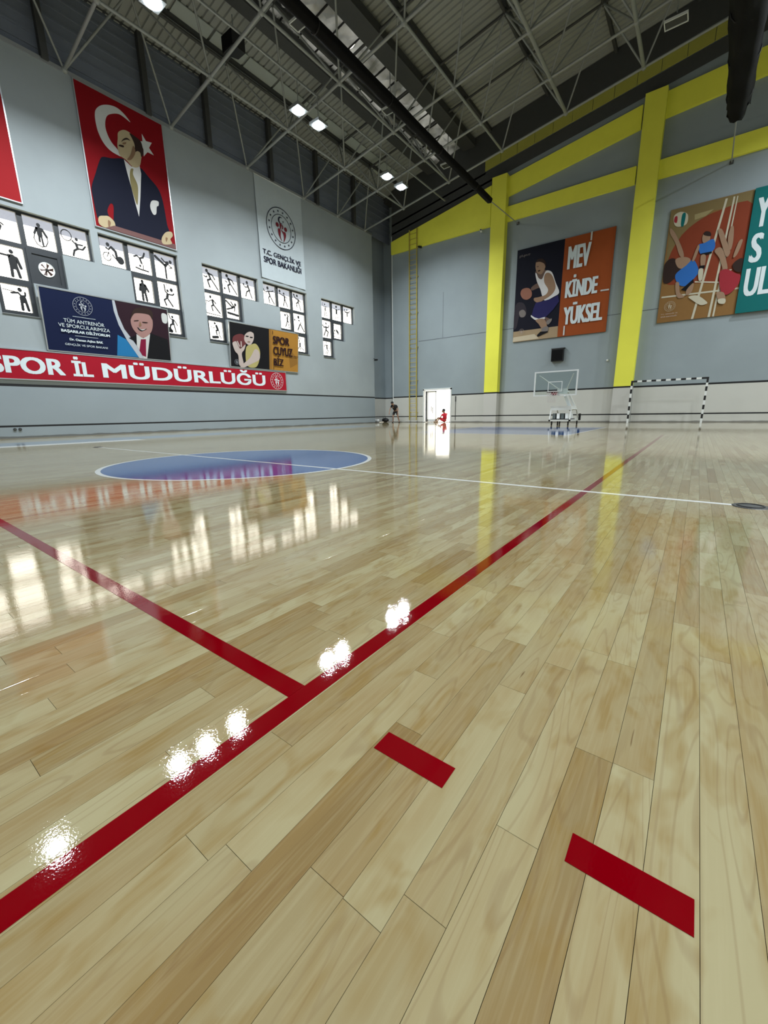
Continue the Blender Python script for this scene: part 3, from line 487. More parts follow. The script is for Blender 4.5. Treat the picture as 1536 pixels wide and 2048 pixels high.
# dark upper cladding above the window wall: horizontal ribs and posts
b = MB(); z = 12.25
while z < 14.95:
    b.box(-18.50, -18.44, YB, YE + 0.9, z, z + 0.30); b.box(-18.50, -18.40, YB, YE + 0.9, z + 0.30, z + 0.36); z += 0.36
tag(b.build('wall_upper_cladding', M_DARK), kind='structure')
for i, y in enumerate((3.1, 6.1, 9.4, 12.0, 15.4, 18.6, 21.8)):
    tag(one('cladding_post', -18.38, -18.18, y, y + 0.2, 12.25, 14.9, M_DARK2), ('%s dark upright post above the window wall, counted from the left' % ('first', 'second', 'third', 'fourth', 'fifth', 'sixth', 'seventh')[i]), 'post', 'posts above the window wall')
# ---------------------------------------------------------------- roof
ceil = empty('ceiling'); tag(ceil, kind='structure', label='pitched roof of ribbed grey metal sheets')
DH = 2.62
NX = [-18.3 + 3.05 * i for i in range(0, 12)]; NY = [-0.55, 3.1, 6.75, 10.4, 14.05, 17.7, 20.4, 23.0]
SKY = (-14.22, -12.30)
def sheet(x0, x1, y0, y1, m_):
    """ribbed sheet, ribs run up the slope"""
    b = MB(); n = max(1, int((y1 - y0) / 0.28)); w = (y1 - y0) / n
    prof = []
    for i in range(n): prof += [(y0 + i * w, 0.0), (y0 + i * w + w * 0.66, 0.0), (y0 + i * w + w * 0.74, 0.055), (y0 + i * w + w * 0.92, 0.055)]
    prof.append((y1, 0.0)); vs = [(x, y, bz(x) + DH + h) for x in (x0, x1) for y, h in prof]; k = len(prof)
    b.add(vs, [(i, i + 1, k + i + 1, k + i) for i in range(k - 1)]); return b
ex = sorted([-18.6] + NX[1:10] + [SKY[0], SKY[1], 3.15, 14.2]); ey = [-8.0, -4.2, -0.55, 3.1, 6.75, 10.4, 14.05, 17.7, 21.35, 25.9]
ex = [a for i, a in enumerate(ex) if i == 0 or a - ex[i - 1] > 0.1]
for x0, x1 in zip(ex, ex[1:]):
    if SKY[0] - 0.05 <= x0 and x1 <= SKY[1] + 0.05: continue
    for y0, y1 in zip(ey, ey[1:]): sheet(x0, x1, y0, y1, M_DECK).build('roof_sheet', M_DECK, ceil)
b = MB()
for x0, x1 in ((-18.6, SKY[0]), (SKY[1], 3.15), (3.15, 14.2)):     # insulation board above the sheets, keeps the daylight out
    b.add([(x0, YB - 0.3, bz(x0) + DH + 0.12), (x1, YB - 0.3, bz(x1) + DH + 0.12), (x1, 26.3, bz(x1) + DH + 0.12), (x0, 26.3, bz(x0) + DH + 0.12)], [(0, 1, 2, 3)])
b.add([(SKY[0], YB - 0.3, bz(SKY[0]) + DH + 0.12), (SKY[1], YB - 0.3, bz(SKY[1]) + DH + 0.12), (SKY[1], 2, bz(SKY[1]) + DH + 0.12), (SKY[0], 2, bz(SKY[0]) + DH + 0.12)], [(0, 1, 2, 3)])
b.add([(-19.4, YB, 14.95), (-18.3, YB, 14.85), (-18.3, 26.3, 14.85), (-19.4, 26.3, 14.95)], [(0, 1, 2, 3)])
b.build('roof_board', M_DARK2, ceil)
# skylight: crumpled plastic film in two rows of panes
t = empty('skylight', (0, 0, 0)); tag(t, 'long roof skylight of crumpled pale film panes between dark beams', 'skylight')
rr = random.Random(3)
y = 2.0
while y < 24.4:
    for c in range(2):
        xa = SKY[0] + c * 0.96; xb = xa + 0.961; n = 3; b = MB(); vs = []
        apex = (rr.randint(0, n), rr.randint(0, n))
        for i in range(n + 1):
            for j in range(n + 1):
                xx = xa + (xb - xa) * i / n; yy = y + 0.92 * j / n
                dz = 0 if i in (0, n) or j in (0, n) else rr.uniform(-0.13, 0.13)
                vs.append((xx, yy, bz(xx) + DH - 0.02 + dz - (0.10 if (i, j) == apex else 0)))
        b.add(vs, [(i * (n + 1) + j, (i + 1) * (n + 1) + j, (i + 1) * (n + 1) + j + 1, i * (n + 1) + j + 1) for i in range(n) for j in range(n)])
        b.build('skylight_pane', M_FILM, t)
    y += 0.92
y = 1.96
while y < 24.6:
    b = MB(); v = [(xx, yy, bz(xx) + DH + dz) for xx in SKY for yy in (y, y + 0.045) for dz in (-0.07, 0)]
    b.add(v, [(0, 1, 3, 2), (4, 6, 7, 5), (0, 4, 5, 1), (2, 3, 7, 6), (0, 2, 6, 4), (1, 5, 7, 3)]); b.build('glazing_bar', M_BLACK, t); y += 0.92
for x0, x1, h, lab in ((SKY[0] - 0.5, SKY[0] + 0.02, 0.42, 'dark box beam along the window side of the skylight'), (SKY[1] - 0.02, SKY[1] + 0.75, 0.35, 'dark box beam along the court side of the skylight')):
    tag(one('roof_beam', x0, x1, -2, 24.9, bz(x0) + DH - h, bz(x0) + DH - 0.01, M_DARK2), lab, 'beam', 'box beams beside the skylight')
# pale translucent roof panels nearer the wall
for i in range(14):
    y = 2.2 + i * 1.55; x0, x1 = -17.1, -16.2; b = MB()
    v = [(xx, yy, bz(xx) + DH - dz) for xx in (x0, x1) for yy in (y, y + 1.45) for dz in (0.06, 0.03)]
    b.add(v, [(0, 1, 3, 2), (4, 6, 7, 5), (0, 4, 5, 1), (2, 3, 7, 6), (0, 2, 6, 4), (1, 5, 7, 3)]); b.build('roof_panel', mat('pale_roof_panel', (168, 176, 172), 0.6), ceil)
# space frame
sf = empty('space_frame'); tag(sf, 'steel tube space frame under the roof with round nodes and diagonal braces', 'roof frame')
b = MB(); b.tube([(0, 0, 0), (0, 0, 1)], 1.0, 8); proto = b.build('bar_source', M_STEEL, sf, True); pm_ = proto.data; bpy.data.objects.remove(proto)
pm_.name = 'steel_bar'
nb = MB(); nb.ball((0, 0, 0), 1.0, 8, 6); proto = nb.build('node_source', M_STEEL, sf, True); nm_ = proto.data; bpy.data.objects.remove(proto); nm_.name = 'node_ball'
dk = pm_.copy(); dk.materials[0] = M_DARK2; dn = nm_.copy(); dn.materials[0] = M_DARK2
def bar(name, p, q, r, me=pm_):
    p, q = Vector(p), Vector(q); d = q - p; o = bpy.data.objects.new(name, me); COL.objects.link(o); o.parent = sf
    o.location = p; o.rotation_mode = 'QUATERNION'; o.rotation_quaternion = d.to_track_quat('Z', 'Y'); o.scale = (r, r, d.length)
def node(p, r, me=nm_):
    o = bpy.data.objects.new('node_ball', me); COL.objects.link(o); o.parent = sf; o.location = p; o.scale = (r, r, r)
bot = {(i, j): (NX[i], NY[j], bz(NX[i]) - (0.0 if i else -0.02)) for i in range(len(NX) - 1) for j in range(len(NY))}
top = {(i, j): ((NX[i] + NX[i + 1]) / 2, (NY[j] + NY[j + 1]) / 2, bz((NX[i] + NX[i + 1]) / 2) + 2.3) for i in range(len(NX) - 1) for j in range(len(NY) - 1)}
for (i, j), p in bot.items():
    if (i + 1, j) in bot: bar('bottom_chord', p, bot[(i + 1, j)], 0.055)
    if i and (i, j + 1) in bot: bar('bottom_chord', p, bot[(i, j + 1)], 0.05 if i < 4 else 0.075)
    node(p, 0.11)
    for di in (-1, 0):
        for dj in (-1, 0):
            if (i + di, j + dj) in top: bar('diagonal_brace', p, top[(i + di, j + dj)], 0.038)
for (i, j), p in top.items():
    if (i + 1, j) in top: bar('top_chord', p, top[(i + 1, j)], 0.05, dk)
    if (i, j + 1) in top: bar('top_chord', p, top[(i, j + 1)], 0.06, dk)
    node(p, 0.11, dn)
    bar('purlin_stub', p, (p[0], p[1], p[2] + 0.24), 0.05, dk)
for i in range(1, len(NX)):
    xx = (NX[i - 1] + NX[i]) / 2
    if xx > 12: continue
    tag(one('purlin', xx - 0.06, xx + 0.06, -4, 25.2, bz(xx) + 2.44, bz(xx) + DH - 0.01, M_DARK2, ceil))
# ---------------------------------------------------------------- windows of the left wall
M_PIC = mat('pictogram_vinyl', (24, 26, 28), 0.7)
PIC = {
 'ribbon': [('c', .30, .55, .06), ('l', .04, [(.0, .75), (.3, .86), (.45, .75), (.4, .6), (.55, .5)]), ('l', .06, [(.02, .42), (.2, .40)]), ('l', .08, [(-.0, .25), (.2, .2), (.38, .3), (.45, .45)])],
 'rope': [('c', .5, .80, .065), ('l', .07, [(.42, .68), (.60, .68), (.72, .46)]), ('l', .06, [(.42, .68), (.33, .5)]), ('l', .14, [(.5, .66), (.5, .48)]), ('l', .06, [(.47, .48), (.46, .26)]), ('l', .05, [(.54, .48), (.56, .14)]), ('l', .02, [(.33, .5), (.28, .32), (.36, .14), (.5, .08), (.65, .14), (.73, .3), (.72, .46)])],
 'hoop': [('o', .25, .72, .20, .02), ('c', .60, .66, .06), ('l', .045, [(.44, .58), (.55, .48), (.80, .50)]), ('l', .08, [(.56, .5), (.6, .34)]), ('l', .06, [(.6, .34), (.46, .24), (.40, .06)]), ('l', .05, [(.6, .34), (.78, .34), (.90, .48)])],
 'pistol': [('c', .62, .84, .07), ('l', .05, [(.1, .72), (.5, .70)]), ('l', .08, [(.52, .70), (.76, .66), (.84, .38)]), ('l', .2, [(.62, .64), (.62, .42)]), ('l', .08, [(.55, .42), (.53, .08)]), ('l', .08, [(.70, .42), (.76, .08)]), ('l', .07, [(.12, .74), (.20, .80)])],
 'rifle': [('c', .68, .86, .085), ('l', .02, [(.05, .80), (.5, .76)]), ('l', .06, [(.35, .70), (.6, .74), (.72, .60), (.85, .66), (.86, .78)]), ('l', .2, [(.74, .55), (.74, .48)]), ('l', .09, [(.68, .50), (.66, .10)]), ('l', .09, [(.82, .50), (.88, .10)])],
 'cycle': [('c', .35, .80, .075), ('l', .05, [(.26, .66), (.36, .62), (.46, .72)]), ('l', .09, [(.48, .72), (.64, .60), (.66, .40)]), ('l', .04, [(.5, .45), (.56, .38), (.64, .3)]), ('o', .26, .34, .17, .02), ('c', .80, .30, .155), ('l', .02, [(.26, .34), (.36, .52)]), ('l', .06, [(.64, .48), (.66, .28)])],
 'handstand': [('c', .48, .30, .05), ('l', .05, [(.25, .62), (.38, .68), (.50, .60)]), ('l', .06, [(.50, .60), (.66, .66), (.74, .84)]), ('l', .07, [(.5, .60), (.56, .42)]), ('l', .03, [(.56, .42), (.62, .34), (.60, .2)]), ('l', .05, [(.28, .20), (.50, .16), (.84, .14)])],
 'kick': [('c', .80, .78, .075), ('l', .09, [(.08, .86), (.48, .60)]), ('l', .05, [(.38, .84), (.52, .72), (.66, .74)]), ('l', .10, [(.66, .72), (.52, .56)]), ('l', .07, [(.52, .56), (.52, .06)]), ('l', .04, [(.68, .66), (.86, .54), (.74, .52)])],
 'stand': [('c', .46, .90, .08), ('l', .09, [(.34, .74), (.28, .5)]), ('l', .09, [(.60, .74), (.74, .50)]), ('l', .26, [(.47, .68), (.47, .52)]), ('l', .10, [(.40, .5), (.40, .08)]), ('l', .10, [(.54, .5), (.60, .08)])],
 'balls': [('c', .48, .70, .06), ('c', .68, .76, .08), ('l', .05, [(.34, .92), (.36, .66), (.50, .56), (.72, .56), (.78, .62)]), ('l', .10, [(.46, .54), (.42, .42)]), ('l', .06, [(.42, .40), (.26, .3), (.34, .10)]), ('l', .06, [(.44, .38), (.66, .10)]), ('c', .46, .93, .025)],
 'step': [('c', .56, .84, .07), ('l', .05, [(.36, .96), (.42, .76), (.54, .70)]), ('l', .12, [(.58, .68), (.56, .5)]), ('l', .05, [(.64, .70), (.80, .5), (.80, .44)]), ('l', .08, [(.56, .5), (.40, .42), (.36, .22)]), ('l', .06, [(.62, .5), (.68, .1)]), ('l', .14, [(.2, .24), (.36, .2)]), ('l', .14, [(.18, .14), (.44, .12)])],
 'run': [('c', .30, .86, .08), ('l', .05, [(.12, .60), (.24, .56), (.30, .62)]), ('l', .09, [(.38, .76), (.5, .52)]), ('l', .06, [(.38, .76), (.60, .72), (.74, .54)]), ('l', .07, [(.5, .52), (.30, .44), (.40, .14)]), ('l', .06, [(.56, .48), (.88, .10)])],
 'kickball': [('c', .34, .88, .08), ('l', .05, [(.22, .62), (.32, .58)]), ('l', .09, [(.42, .76), (.52, .52)]), ('l', .06, [(.42, .76), (.64, .72), (.76, .56)]), ('l', .07, [(.52, .52), (.36, .44), (.44, .14)]), ('l', .06, [(.58, .48), (.90, .10)]), ('c', .14, .26, .06)],
 'box': [('c', .48, .82, .08), ('c', .24, .70, .055), ('l', .05, [(.24, .66), (.34, .58), (.5, .60)]), ('l', .09, [(.52, .68), (.62, .46)]), ('l', .06, [(.6, .46), (.42, .36), (.34, .14)]), ('l', .06, [(.6, .44), (.76, .10)])],
 'ski': [('c', .36, .86, .07), ('l', .03, [(.04, .66), (.24, .64), (.4, .72)]), ('l', .09, [(.46, .72), (.5, .52)]), ('l', .05, [(.5, .74), (.66, .60)]), ('l', .06, [(.5, .52), (.38, .46), (.44, .26)]), ('l', .06, [(.54, .5), (.86, .2)]), ('l', .03, [(.06, .12), (.92, .08)]), ('l', .015, [(.1, .62), (.02, .36), (.06, .14)])],
 'pommel': [('c', .76, .78, .09), ('l', .08, [(.08, .90), (.52, .62)]), ('l', .07, [(.45, .88), (.62, .68)]), ('l', .10, [(.68, .66), (.5, .60)]), ('l', .07, [(.54, .58), (.10, .46)]), ('l', .06, [(.72, .62), (.66, .42)]), ('l', .10, [(.14, .28), (.92, .22)]), ('l', .03, [(.3, .22), (.28, .14)]), ('l', .03, [(.78, .18), (.78, .08)])],
 'simulator': [('c', .46, .90, .07), ('l', .03, [(.16, .68), (.34, .64), (.46, .68)]), ('l', .13, [(.56, .76), (.64, .56)]), ('l', .07, [(.64, .54), (.50, .50), (.54, .30)]), ('l', .05, [(.72, .5), (.72, .26), (.82, .12)]), ('l', .12, [(.24, .12), (.6, .16)]), ('l', .015, [(.16, .66), (.1, .4), (.18, .14)])],
 'paddle': [('c', .42, .84, .08), ('c', .10, .74, .05), ('l', .045, [(.12, .68), (.28, .62), (.44, .68), (.66, .70), (.84, .76)]), ('l', .09, [(.48, .66), (.56, .46)]), ('l', .06, [(.56, .46), (.46, .36), (.5, .1)]), ('l', .06, [(.58, .44), (.86, .08)]), ('l', .015, [(.02, .56), (.34, .54)])],
 'volley': [('c', .18, .86, .07), ('c', .50, .78, .06), ('l', .045, [(.16, .74), (.4, .66), (.56, .66)]), ('l', .04, [(.56, .66), (.76, .56)]), ('l', .10, [(.54, .62), (.56, .46)]), ('l', .06, [(.52, .44), (.44, .12)]), ('l', .06, [(.58, .44), (.76, .12)])],
 'basket': [('c', .44, .86, .07), ('c', .18, .88, .06), ('l', .05, [(.2, .80), (.34, .68), (.5, .68), (.72, .56)]), ('l', .10, [(.54, .64), (.52, .50)]), ('l', .06, [(.5, .5), (.36, .44), (.4, .22)]), ('l', .06, [(.56, .46), (.72, .10)])],
 'golf': [('c', .5, .84, .08), ('l', .07, [(.68, .92), (.80, .80), (.66, .66)]), ('l', .10, [(.72, .66), (.70, .50)]), ('l', .07, [(.7, .5), (.5, .16)]), ('l', .06, [(.76, .5), (.84, .10)]), ('l', .02, [(.36, .70), (.18, .5), (.22, .44)])],
 'juggle': [('c', .46, .84, .09), ('c', .12, .66, .06), ('c', .32, .66, .035), ('c', .5, .66, .06), ('c', .66, .54, .05), ('l', .07, [(.58, .48), (.36, .14)]), ('l', .07, [(.64, .44), (.90, .12)])],
 'split': [('c', .48, .20, .06), ('l', .06, [(.38, .92), (.42, .5)]), ('l', .06, [(.56, .92), (.50, .5)]), ('l', .12, [(.46, .52), (.46, .36)]), ('l', .05, [(.46, .36), (.14, .1)]), ('l', .05, [(.5, .34), (.86, .1)])],
 'archer': [('c', .46, .82, .05), ('l', .02, [(.26, .90), (.24, .74), (.36, .68)]), ('l', .03, [(.36, .70), (.5, .68), (.72, .68)]), ('l', .10, [(.52, .6), (.5, .5)]), ('l', .05, [(.48, .46), (.42, .10)]), ('l', .05, [(.56, .46), (.66, .10)])],
 'arms': [('c', .48, .86, .08), ('l', .03, [(.2, .74), (.4, .68), (.62, .68), (.82, .76)]), ('l', .14, [(.5, .64), (.5, .5)]), ('l', .05, [(.46, .46), (.40, .12)]), ('l', .05, [(.56, .46), (.64, .12)])],
 'lift': [('c', .48, .84, .06), ('l', .06, [(.2, .84), (.26, .70), (.7, .70), (.78, .84)]), ('l', .10, [(.5, .66), (.5, .48)]), ('l', .04, [(.46, .46), (.42, .12)]), ('l', .04, [(.56, .46), (.62, .12)])],
 'dance': [('c', .52, .84, .07), ('l', .06, [(.16, .72), (.30, .60), (.5, .64), (.72, .62), (.82, .76)]), ('l', .10, [(.52, .6), (.5, .46)]), ('l', .07, [(.48, .44), (.26, .12)]), ('l', .07, [(.54, .44), (.72, .36), (.58, .10)])],
 'swim': [('c', .2, .54, .08), ('l', .04, [(.06, .92), (.22, .86), (.40, .62)]), ('l', .14, [(.42, .56), (.60, .44)]), ('l', .03, [(.04, .34), (.3, .38), (.5, .32), (.8, .36), (.96, .32)]), ('l', .03, [(.04, .22), (.3, .26), (.5, .20), (.8, .24), (.96, .2)]), ('l', .03, [(.04, .10), (.3, .14), (.5, .08), (.8, .12), (.96, .1)])],
 'dribble': [('c', .46, .90, .05), ('l', .05, [(.14, .60), (.3, .74), (.6, .74), (.82, .52)]), ('l', .12, [(.5, .7), (.52, .5)]), ('l', .06, [(.5, .46), (.66, .34), (.5, .1)]), ('l', .05, [(.5, .3), (.3, .1)])]}
ART_W = {1: {(0, 0): 'ribbon', (0, 1): 'rope', (0, 2): 'hoop', (1, 0): 'pistol', (2, 0): 'rifle'},
 2: {(0, 0): 'cycle', (0, 1): 'handstand', (0, 2): 'kick', (1, 1): 'stand', (1, 2): 'balls', (2, 2): 'step'},
 3: {(0, 0): 'run', (0, 1): 'kickball', (0, 2): 'box', (1, 0): 'ski', (1, 1): 'pommel', (2, 0): 'simulator'},
 4: {(0, 0): 'paddle', (0, 1): 'volley', (0, 2): 'basket', (1, 1): 'golf', (1, 2): 'juggle', (2, 2): 'split'},
 5: {(0, 0): 'archer', (0, 1): 'arms', (0, 2): 'lift', (1, 0): 'dance', (1, 1): 'swim', (2, 0): 'dribble'}}
def window(idx, y0, kd):
    root = empty('window_%d' % (idx + 1), (XW - 0.2, y0, 4.10)); tag(root, kind='structure', label='stepped window of square panes with sports pictograms')
    sash = {(1, 1), (2, 0)} if kd == 'A' else {(1, 1), (2, 2)}
    fr = MB(); X0, X1 = -0.05, 0.04
    for r, c in cells(kd):
        a, e = c * CW, (c + 1) * CW; lo, hi = ROWS[r][0] - 4.10, ROWS[r][1] - 4.10; mrg = 0.14 if (r, c) in sash else 0.075
        pa, pe, pz, pt = a + mrg, e - mrg, lo + mrg, hi - mrg
        x1 = X1 + (0.02 if (r, c) in sash else 0)
        fr.box(X0, x1, a, pa, lo, hi); fr.box(X0, x1, pe, e, lo, hi); fr.box(X0, x1, pa, pe, lo, pz); fr.box(X0, x1, pa, pe, pt, hi)
        if idx == 1 and (r, c) == (1, 1): continue
        pn = one('pane', -0.012, -0.004, pa, pe, pz, pt, M_GLASS, root)
        art = ART_W.get(idx, {}).get((r, c))
        if art:
            w, h = pe - pa, pt - pz; s_ = min(w, h); q = Plane((0.0, pa, pz), (0, 1, 0), (0, 0, 1)); g = MB()
            class Q:  # pane-unit plane
                p = staticmethod(lambda x, y, d=0: q.p(x * w, y * h, d))
            for it in PIC[art]:
                if it[0] == 'c': disc(g, Q, it[1], it[2], it[3], 0.0, M_PIC, 18)
                elif it[0] == 'o': disc(g, Q, it[1], it[2], it[3], 0.0, M_PIC, 28, it[3] - max(0.034, it[4]))
                else: stroke(g, Q, it[2], max(it[1] * 1.3, 0.034), 0.0, M_PIC)
            g.build('pictogram', M_PIC, pn)
    fr.build('window_frame', M_FRAME, root)
    sl = MB(); last = 2 if kd != 'A' else 0
    sl.box(0.04, 0.24, last * CW, (last + 1) * CW, -0.015, 0.0); sl.build('window_sill', M_ALU, root)
for i, (y0, kd) in enumerate(GROUPS): window(i, y0, kd)
# round exhaust fan in the second window's middle pane
t = empty('exhaust_fan', (XW - 0.17, 3.70 + CW * 1.5, 5.76)); tag(t, 'round white-rimmed exhaust fan in a dark panel of the leftmost window', 'fan')
b = MB(); n = 32; sq = []
for i in range(n):
    a = 2 * math.pi * i / n; m_ = 0.40 / max(abs(math.cos(a)), abs(math.sin(a))); sq.append((m_ * math.cos(a), 1.15 * m_ * math.sin(a)))
ci = [(0.225 * math.cos(2 * math.pi * i / n), 0.225 * math.sin(2 * math.pi * i / n)) for i in range(n)]
b.add([(0, y, z) for y, z in sq] + [(0, y, z) for y, z in ci] + [(-0.05, y, z) for y, z in ci], [(i, (i + 1) % n, n + (i + 1) % n, n + i) for i in range(n)] + [(n + i, n + (i + 1) % n, 2 * n + (i + 1) % n, 2 * n + i) for i in range(n)])
b.build('panel', M_FRAME, t)
b = MB(); b.ring((0.01, 0, 0), (1, 0, 0), 0.225, 0.016); b.build('rim', M_WHITE, t, True)
for i in range(6):
    a = 2 * math.pi * i / 6 + 0.2; b = MB(); v = []
    for r_, w_ in ((0.04, 0.02), (0.2, 0.05)):
        for s_ in (-1, 1): v.append((0.02 * s_, r_ * math.cos(a) - s_ * w_ * math.sin(a), r_ * math.sin(a) + s_ * w_ * math.cos(a)))
    b.add(v, [(0, 1, 3, 2)]); b.build('blade', mat('fan_blade', (70, 50, 46), 0.5), t)
b = MB(); b.tube([(-0.04, 0, 0), (0.04, 0, 0)], 0.045, 14); b.build('hub', M_BLACK, t)
# ---------------------------------------------------------------- banners and posters
def board(name, origin, u, W, H, bgk, arts, label, cat='poster', frame=True, thick=0.04, tilt=0.0, group=None, backmat=None):
    """poster: backing board, print and lettering; returns root, plane, lettering builder"""
    root = empty(name, origin); tag(root, label, cat, group)
    uv = Vector(u); nrm = uv.cross(Vector((0, 0, 1)))
    v = (Vector((0, 0, 1)) * math.cos(tilt) + nrm * math.sin(tilt))
    pl = Plane((0, 0, 0) , uv, v); pl.o = pl.n * thick
    b = MB(); c = [pl.p(x, y, d) for d in (-thick, 0) for x, y in ((0, 0), (W, 0), (W, H), (0, H))]
    b.add(c, [(0, 3, 2, 1), (4, 5, 6, 7), (0, 1, 5, 4), (1, 2, 6, 5), (2, 3, 7, 6), (3, 0, 4, 7)])
    b.build('panel', pm(bgk), root)
    if frame:
        b = MB(); w = 0.035
        for x0, x1, y0, y1 in ((-w, W + w, -w, 0), (-w, W + w, H, H + w), (-w, 0, 0, H), (W, W + w, 0, H)):
            q = [pl.p(x, y, d) for d in (-thick, 0.012) for x, y in ((x0, y0), (x1, y0), (x1, y1), (x0, y1))]
            b.add(q, [(0, 3, 2, 1), (4, 5, 6, 7), (0, 1, 5, 4), (1, 2, 6, 5), (2, 3, 7, 6), (3, 0, 4, 7)])
        b.build('frame', M_ALU, root)
    if arts:
        b = MB()
        for i, (k, pts, sm) in enumerate(arts): poly(b, pl, pts, 0.004 + 0.0015 * i, pm(k), bool(sm))
        b.build('print', None, root)
    return root, pl
LU = (0, 1, 0)
r, pl = board('portrait_banner', (XW, 6.96, 7.63), LU, 3.0, 4.5, 'red', ART['PORTRAIT'], 'tall red flag banner with white crescent and star behind a man in a dark suit', 'banner', thick=0.05)
r, pl = board('flag_banner', (XW, 1.80, 7.63), LU, 3.0, 4.5, 'redb', None, 'plain red flag banner cut off by the left edge of the picture', 'banner', thick=0.05)
b = MB(); disc(b, pl, 1.3, 3.2, 0.62, 0.004, pm('white'), 40); disc(b, pl, 1.45, 3.2, 0.5, 0.006, pm('redb'), 40); star(b, pl, 2.0, 3.2, 0.3, 0.006, pm('white'), 180); b.build('print', None, r)
# white cloth banner, gently rippled, hung by the wall
root = empty('ministry_banner', (XW, 14.38, 7.58)); tag(root, 'pale hanging cloth banner with round red and black emblem and two lines of lettering', 'banner')
b = MB(); nx, nz = 24, 10; vs = []
for j in range(nz + 1):
    for i in range(nx + 1):
        vs.append((0.035 + 0.012 * math.sin(i * 0.9 + j * 0.2) * (1 - j / nz) + (0.05 * (1 - j / nz) if i == 0 else 0), 3.05 * i / nx, 4.58 * j / nz))
b.add(vs, [(j * (nx + 1) + i, j * (nx + 1) + i + 1, (j + 1) * (nx + 1) + i + 1, (j + 1) * (nx + 1) + i) for j in range(nz) for i in range(nx)])
o = b.build('cloth', pm('banner'), root, True)
b = MB(); b.tube([(0.04, -0.02, 4.6), (0.04, 3.07, 4.6)], 0.03); b.build('top_rail', M_ALU, root)
pl = Plane((0.055, 0, 0), LU, (0, 0, 1)); b = MB(); emblem(b, pl, 1.53, 2.63, 0.97, 0.0, pm('ink'), pm('maroon')); b.build('emblem', None, root)
b = MB(); text(b, pl, 'T.C. GENÇLİK VE', 0.20, 2.78, 1.10, 1.44, 0, pm('ink'), 0.007, owner=root); text(b, pl, 'SPOR BAKANLIĞI', 0.23, 2.78, 0.76, 1.13, 0, pm('ink'), 0.007, owner=root); 
# red sign
r, pl = board('ministry_sign', (XW, 1.2, 2.0), LU, 14.3, 0.95, 'signred', None, 'long red sign reading SPOR İL MÜDÜRLÜĞÜ in white capitals under the posters', 'sign', thick=0.06)
b = MB(); W_ = pm('letter'); oy = 1.2
text(b, pl, 'SPOR', 3.02 - oy, 5.13 - oy, 0.19, 0.73, 0.004, W_, 0.02, owner=r)
text(b, pl, 'İL', 5.37 - oy, 6.03 - oy, 0.19, 0.87, 0.004, W_, 0.02, owner=r)
text(b, pl, 'MÜDÜRLÜĞÜ', 6.35 - oy, 14.09 - oy, 0.19, 0.90, 0.004, W_, 0.02, owner=r)
b = MB(); emblem(b, pl, 14.87 - oy, 0.48, 0.43, 0.004, W_, W_); b.build('emblem', None, r)
# blue poster and gold poster, top edge leaning off the wall
r, pl = board('greeting_poster', (XW + 0.02, 4.75, 3.05), LU, 4.35, 2.03, 'navy', ART['MINISTER'], 'navy poster with a smiling man in a suit and white greeting lettering', tilt=0.10)
b = MB(); emblem(b, pl, 1.24, 1.62, 0.31, 0.03, pm('silver'), pm('silver'))
for s_, x0, x1, y0, y1, bo in (('TÜM ANTRENÖR', 0.58, 1.88, 1.0, 1.15, 0), ('VE SPORCULARIMIZA', 0.40, 2.05, 0.83, 0.95, 0), ('BAŞARILAR DİLİYORUM', 0.46, 2.03, 0.64, 0.78, 0.004), ('Dr. Osman Aşkın BAK', 0.68, 1.76, 0.37, 0.47, 0.003), ('GENÇLİK VE SPOR BAKANI', 0.52, 1.90, 0.20, 0.31, 0)):
    text(b, pl, s_, x0, x1, y0, y1, 0.03, pm('letter'), bo, owner=r)
for x0, x1, y in ((0.88, 1.60, 1.23), (0.87, 1.61, 0.57)):
    q_ = MB(); stroke(q_, pl, [(x0, y), (x1, y)], 0.012, 0.03, pm('letter')); q_.build('rule_line', None, r)
b.build('emblem', None, r)
pass
r, pl = board('player_poster', (XW + 0.02, 12.08, 3.05), LU, 4.35, 2.03, 'black', ART['GOLD'], 'black and gold poster of a player holding a ball, lettered SPORCUYUZ BİZ', tilt=0.10)
b = MB(); K = pm('letterb')
for s_, x0, x1, y0, y1 in (('SPOR', 2.56, 3.70, 1.34, 1.72), ('CUYUZ', 2.58, 3.92, 0.79, 1.2), ('BİZ', 2.60, 3.28, 0.24, 0.72)): text(b, pl, s_, x0, x1, y0, y1, 0.04, K, 0.013, owner=r)
for pts in (((2.56, 1.96), (2.56, 1.80)), ((4.0, 0.82), (4.33, 0.82)), ((2.6, 0.16), (2.6, 0.04))):
    q_ = MB(); stroke(q_, pl, pts, 0.03, 0.04, K); q_.build('rule_line', None, r)
b = MB(); emblem(b, pl, 0.32, 0.22, 0.13, 0.04, pm('silver'), pm('silver')); b.build('emblem', None, r)
EU = (1, 0, 0)
r, pl = board('basketball_poster', (-8.75, YE - 0.03, 4.64), EU, 4.95, 4.88, 'night', ART['PLAYER'], 'brown and dark poster of a man dribbling a basketball, lettered MEVKİNDE YÜKSEL', frame=False)
b = MB(); L_ = pm('letter')
for s_, x0, x1, y0, y1 in (('MEV', 2.77, 3.88, 3.35, 4.42), ('KİNDE', 2.77, 4.36, 1.96, 3.03), ('YÜKSEL', 2.77, 4.72, 0.60, 1.67)): text(b, pl, s_, x0, x1, y0, y1, 0.05, L_, 0.022, owner=r)
text(b, pl, 'gsb.gov.tr', 0.14, 0.76, 4.44, 4.6, 0.05, pm('grey2'), 0.0, owner=r)
b = MB(); emblem(b, pl, 0.5, 0.52, 0.16, 0.05, pm('grey'), pm('grey')); b.build('emblem', None, r)
r, pl = board('volleyball_poster', (-1.57, YE - 0.03, 4.75), EU, 4.95, 4.86, 'court2', ART['VOLLEY'], 'poster of volleyball players seen from above with a teal lettered side', frame=False)
